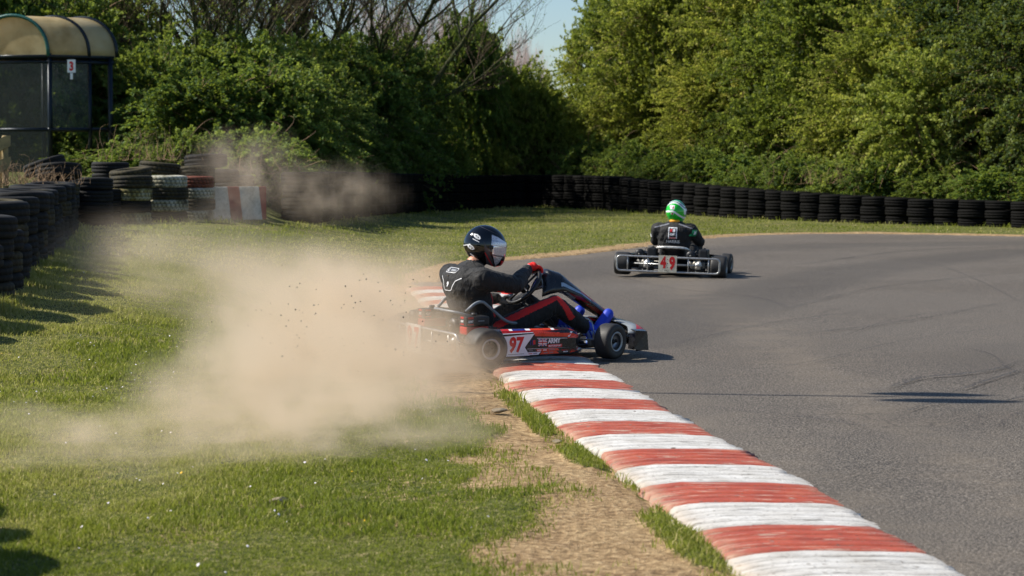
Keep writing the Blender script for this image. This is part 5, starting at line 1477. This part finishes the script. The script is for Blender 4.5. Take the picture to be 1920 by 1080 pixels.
for a, wr, fl, red in ((1.62, P97['wr'], -1, True), (-2.55+PI*1.0+PI, P97['wl'], 1, False)):
    a = a if red else -.75
    c = SWC+side_(a)*.155; tn = side_(a+PI/2)
    hand(b97, c, tn, (SWN+side_(a)*.9), wr, [M['glove_red'], M['glove_grey']], (lambda q, n, c=c, red=red: (0 if (q-c).z > -.018 and (q-c).x > -.07 else 1) if red else (1 if (q-c).z < .02 else 0)), fl)
# back of the suit: yoke piping with a 9, and the collar tab
bk = lambda u, w: Vector((.0, -u, w))
on_body(b97, bk, (1,.15,-.1), [line([(-.12,.60),(-.075,.575),(-.055,.50),(.0,.50),(.04,.50),(.075,.57),(.14,.60)], .006, M['white_print']), txt('9', (-.005,.545), .040, .026, M['white_print'], .03)], 'suit_piping')
on_body(b97, bk, (1,.1,-.35), [rect(-.07,.645,.06,.69, M['black_plastic']), line([(-.07,.645),(.06,.645),(.06,.69),(-.07,.69),(-.07,.645)], .004, M['white_print']), rect(-.01,.66,.05,.678, M['grey_print'], 2), txt('O', (-.045,.668), .026, .026, M['white_print'], .02)], 'collar_patch')

# kart 49 ------------------------------------------------------------
A49 = math.radians(77); o49 = at_z(1257, 520, 0)
K49 = Matrix.Translation((o49.x, o49.y, .012)) @ Matrix.Rotation(A49, 4, 'Z') @ Matrix.Rotation(math.radians(1.7), 4, 'X')
kart('racing_kart', 'black kart with silver bumper and number 49 plate driving away on the asphalt', '49', K49, False, math.radians(-4), M['pod_black'])
def pick49(c, n):
    if abs(c.z-(.665-.30*abs(c.y))) < .007 and .06 < abs(c.y) < .24 and n.x < .4: return 3
    if c.z > .66 and abs(c.y) < .075: return 4
    return 0
def helm49(body):
    def pick(c):
        w, v, back = -c.y/.124, c.z/.155, c.x < .03
        if v < -.80+.1*w: return 3
        if back or True:
            lo = .0-.62*max(0, w-.05)**1.3+.04*min(0, w)
            if abs(v-lo) < .075+.03*max(0, w): return 2
            up = .70-.10*w*w-.42*max(0, w)**2.2-.35*max(0, -w)**2
            if abs(v-up) < .05: return 2
            if abs(v-up-.085) < .018: return 3
            if abs(v-up-.14) < .03: return 2
            if w > .95 and lo < v < up: return 2
            if abs(w+.02) < .22 and .14 < v < .50 and c.x < 0: return 2 if (abs(w+.02) > .13 or v > .40 or v < .2 or w < 0) else 4
            if abs(w) < .14 and abs(v+.20) < .055 and c.x < 0: return 2 if abs(w) > .09 else 4
            if v > up: return 1
        return 0
    helmet(body, (.285,0,.79), rotm(math.radians(-10), math.radians(4)), pick, [M['helmet_green'], M['helmet_teal'], M['helmet_white'], M['helmet_black'], M['deep_red']], M['visor'])
P49 = dict(hip=(.29,0,.19), chest=(.20,0,.50), neck=(.25,0,.655), head=(.28,0,.76), sl=(.20,.205,.57), sr=(.20,-.205,.57),
           er=(.42,-.29,.42), wr=(.60,-.17,.46), el=(.42,.27,.42), wl=(.60,.17,.46),
           hl=(.36,.10,.165), hr=(.36,-.10,.165), kl=(.80,.20,.37), kr=(.80,-.20,.37), al=(1.14,.19,.15), ar=(1.14,-.19,.15), tl=(1.27,.18,.27), tr=(1.27,-.18,.27))
b49 = person('driver seen from behind in black suit and bright green helmet, steering kart 49', K49, P49, pick49, helm49)
for a, wr, fl in ((PI-.1, P49['wr'], -1), (.1, P49['wl'], 1)):
    c = SWC+side_(a)*.155; hand(b49, c, side_(a+PI/2), (SWN+side_(a)*.9), wr, [M['black_plastic']], None, fl)
W_, K_ = M['white_print'], M['black_plastic']
on_body(b49, bk, (1,0,0), [rect(-.055,.465,.055,.605, W_), rect(-.043,.482,.043,.592, K_), rect(-.032,.545,.0,.582, M['deep_red'], 3), rect(.002,.545,.032,.582, W_, 3), txt('ARMY', (0,.518), .030, .070, W_, .03), rect(-.043,.468,.043,.478, M['deep_red'], 4)], 'back_patch')
on_body(b49, bk, (1,0,0), [txt('HARRIS', (.005,.428), .036, .165, W_, .02)], 'name_lettering')
on_body(b49, lambda u, w: Vector((u, .0, w)), (0,-1,0), [rect(.24,.47,.30,.52, W_)], 'sleeve_patch')
on_body(b49, lambda u, w: Vector((u, .0, w)), (.3,1,0), [rect(.19,.50,.26,.58, M['helmet_teal']), rect(.21,.52,.24,.56, W_)], 'shoulder_patch')
mb = MB(); mb.tube([Vector((.245,0,.675))+Vector((.062*math.cos(a), .066*math.sin(a), 0)) for a in np.linspace(PI*.72, PI*1.28, 9)], .021, M['collar_yellow'], 8)
for y in (-.045,.045): mb.box((.187,y,.675), (.01,.02,.025), M['black_plastic'])
co = mb.build('neck_brace', b49)
# ------------------------------------------------------------------ dust
def dust_mat(name, puffs, dens, col, nscale, thr, aniso=.15, seed=(0,0,0)):
    m = bpy.data.materials.new(name); m.use_nodes = True; t = m.node_tree; t.nodes.clear()
    out = t.nodes.new('ShaderNodeOutputMaterial'); pv = t.nodes.new('ShaderNodeVolumePrincipled')
    tc = t.nodes.new('ShaderNodeTexCoord'); P = tc.outputs['Object']
    def math_(op, a, b=None, clamp=False):
        n = t.nodes.new('ShaderNodeMath'); n.operation = op; n.use_clamp = clamp
        for i, v in enumerate((a, b)):
            if v is None: continue
            if isinstance(v, bpy.types.NodeSocket): t.links.new(v, n.inputs[i])
            else: n.inputs[i].default_value = v
        return n.outputs[0]
    def vm(op, a, b):
        n = t.nodes.new('ShaderNodeVectorMath'); n.operation = op
        for i, v in enumerate((a, b)):
            if isinstance(v, bpy.types.NodeSocket): t.links.new(v, n.inputs[i])
            else: n.inputs[i].default_value = v
        return n
    def noise(scale, detail, vec, col_=False):
        n = t.nodes.new('ShaderNodeTexNoise'); n.inputs['Scale'].default_value = scale; n.inputs['Detail'].default_value = detail
        n.inputs['Roughness'].default_value = .58; t.links.new(vec, n.inputs['Vector']); return n.outputs[1 if col_ else 0]
    Ps = vm('ADD', P, seed).outputs[0]
    w = vm('SUBTRACT', noise(nscale*.6, 1, Ps, True), (.5,.5,.5)).outputs[0]
    sc_ = t.nodes.new('ShaderNodeVectorMath'); sc_.operation = 'SCALE'; t.links.new(w, sc_.inputs[0]); sc_.inputs['Scale'].default_value = .55
    Pw = vm('ADD', P, sc_.outputs[0]).outputs[0]
    tot = None
    for c, r, a in puffs:
        d = vm('DIVIDE', vm('SUBTRACT', Pw, c).outputs[0], r).outputs[0]
        l = t.nodes.new('ShaderNodeVectorMath'); l.operation = 'LENGTH'; t.links.new(d, l.inputs[0])
        f = math_('SUBTRACT', 1.0, l.outputs['Value'], True); f = math_('POWER', f, 1.5); f = math_('MULTIPLY', f, a)
        tot = f if tot is None else math_('ADD', tot, f)
    n = noise(nscale, 3, Ps)
    mr = t.nodes.new('ShaderNodeMapRange'); t.links.new(n, mr.inputs[0])
    for i, v in zip((1,2,3,4), (thr-.11, thr+.15, .03, 2.1)): mr.inputs[i].default_value = v
    den = math_('MULTIPLY', math_('MULTIPLY', tot, mr.outputs[0]), dens)
    t.links.new(den, pv.inputs['Density']); pv.inputs['Color'].default_value = (*col, 1)
    pv.inputs['Anisotropy'].default_value = aniso
    t.links.new(pv.outputs[0], out.inputs['Volume']); return m
def dust(name_label, box, puffs, dens, col, nscale, thr, seed=(0,0,0)):
    (x0,x1),(y0,y1),(z0,z1) = box
    v = [(x,y,z) for x in (x0,x1) for y in (y0,y1) for z in (z0,z1)]
    mb = MB(); m = dust_mat('dust', puffs, dens, col, nscale, thr, seed=seed); mb.add(v, [(0,1,3,2),(4,6,7,5),(0,4,5,1),(2,3,7,6),(0,2,6,4),(1,5,7,3)], m)
    o = mb.build('dust_cloud'); tag(o, name_label, 'dust', kind='stuff'); return o
DC = (.90,.755,.575)
dust('thick tan dust cloud thrown up behind the sliding kart', ((-3.7,.45),(8.6,17.2),(.0,1.15)), [
    ((-1.28,15.2,.12),(1.12,1.6,.74),5.6), ((-1.20,13.1,.06),(1.15,2.1,.54),4.3), ((-.45,15.1,.03),(.62,.7,.28),5.0),
    ((-.62,16.3,.28),(.85,.6,.42),1.0), ((-1.8,10.9,.03),(1.2,1.4,.24),1.7), ((-.95,11.6,.03),(1.0,1.5,.30),2.6)],
    1.0, DC, 2.9, .50)
dust('thin veil of dust drifting over the grass behind the kart', ((-6.4,.6),(17.5,28.5),(.0,1.3)), [
    ((-2.4,20.5,.25),(2.4,4.4,.6),1.0), ((-1.2,19.4,.2),(1.1,1.9,.5),1.3), ((-3.8,23.5,.45),(1.8,3.5,.5),.5)],
    .5, DC, 1.3, .50, (3,1,2))
dust('grey-brown dust drifting in front of the far tyre wall', ((-5.6,-1.0),(34.8,40.5),(.3,2.6)), [
    ((-4.5,37.0,1.25),(1.2,2.4,.9),1.0), ((-3.2,37.8,.85),(1.6,2.2,.7),.9), ((-4.7,36.0,.5),(1.0,2,.5),1.1)],
    .42, (.84,.70,.55), 2.6, .54, (7,2,5))
def clods():
    rng = np.random.default_rng(9); V = []; F = []
    for i in range(230):
        px = rng.normal(640, 130); py = rng.normal(630, 60); d = rng.uniform(13.5, 15.5); p = at_d(px, py, d)
        if p.z < .03: continue
        r = rng.uniform(.0025, .007)*(1.8 if rng.random() < .07 else 1); b = len(V)
        for q in ((1,0,0),(-1,0,0),(0,1,0),(0,-1,0),(0,0,1),(0,0,-1)): V.append(tuple(np.array(p)+np.array(q)*r*rng.uniform(.6,1.2)))
        for f in ((0,2,4),(2,1,4),(1,3,4),(3,0,4),(2,0,5),(1,2,5),(3,1,5),(0,3,5)): F.append([b+k for k in f])
    tag(bulk('flying_dirt', V, F, M['bark']), 'small crumbs of soil flying in the dust', 'dirt', kind='stuff')
clods()

# ------------------------------------------------------------------ light, sky, camera
SUN_EL = math.radians(43); 
sd = Vector((-.985, .13, 0)).normalized()              # horizontal direction towards the sun
w = bpy.data.worlds.new('World'); sc.world = w; w.use_nodes = True; nt = w.node_tree
sky = nt.nodes.new('ShaderNodeTexSky'); sky.sky_type = 'NISHITA'; sky.sun_disc = False; sky.sun_elevation = SUN_EL
sky.sun_rotation = math.atan2(sd.x, sd.y); sky.air_density = 1.0; sky.dust_density = .3; sky.ozone_density = 5.0
bg = nt.nodes['Background']; bg.inputs['Strength'].default_value = .085; nt.links.new(sky.outputs[0], bg.inputs[0])
L = bpy.data.lights.new('sun', 'SUN'); L.energy = 5.0; L.angle = math.radians(.53); L.color = (1,.94,.84)
lo = bpy.data.objects.new('sun', L); C.objects.link(lo)
to = Vector((sd.x*math.cos(SUN_EL), sd.y*math.cos(SUN_EL), math.sin(SUN_EL)))
lo.rotation_euler = to.to_track_quat('Z', 'Y').to_euler(); lo.location = (-20, 20, 30)
cam = bpy.data.cameras.new('camera'); co_ = bpy.data.objects.new('camera', cam); C.objects.link(co_)
cam.lens = 36*FPX/1920; cam.sensor_width = 36; cam.clip_end = 3000; cam.clip_start = .1
co_.location = (0, 0, CAMZ); co_.rotation_euler = (PI/2-TH, 0, 0)
cam.dof.use_dof = True; cam.dof.focus_distance = 15.8; cam.dof.aperture_fstop = 5.2
sc.camera = co_
sc.view_settings.view_transform = 'Standard'; sc.view_settings.look = 'None'; sc.view_settings.exposure = .5; sc.view_settings.gamma = 1
sc.render.engine = 'CYCLES'; cy = sc.cycles
cy.use_denoising = True
try: cy.denoiser = 'OPENIMAGEDENOISE'; cy.denoising_input_passes = 'RGB_ALBEDO_NORMAL'; cy.denoising_prefilter = 'ACCURATE'
except Exception: pass
cy.max_bounces = 7; cy.diffuse_bounces = 3; cy.glossy_bounces = 3; cy.transmission_bounces = 4; cy.volume_bounces = 2; cy.transparent_max_bounces = 12
cy.volume_step_rate = 1.6; cy.volume_max_steps = 48; cy.sample_clamp_indirect = 8
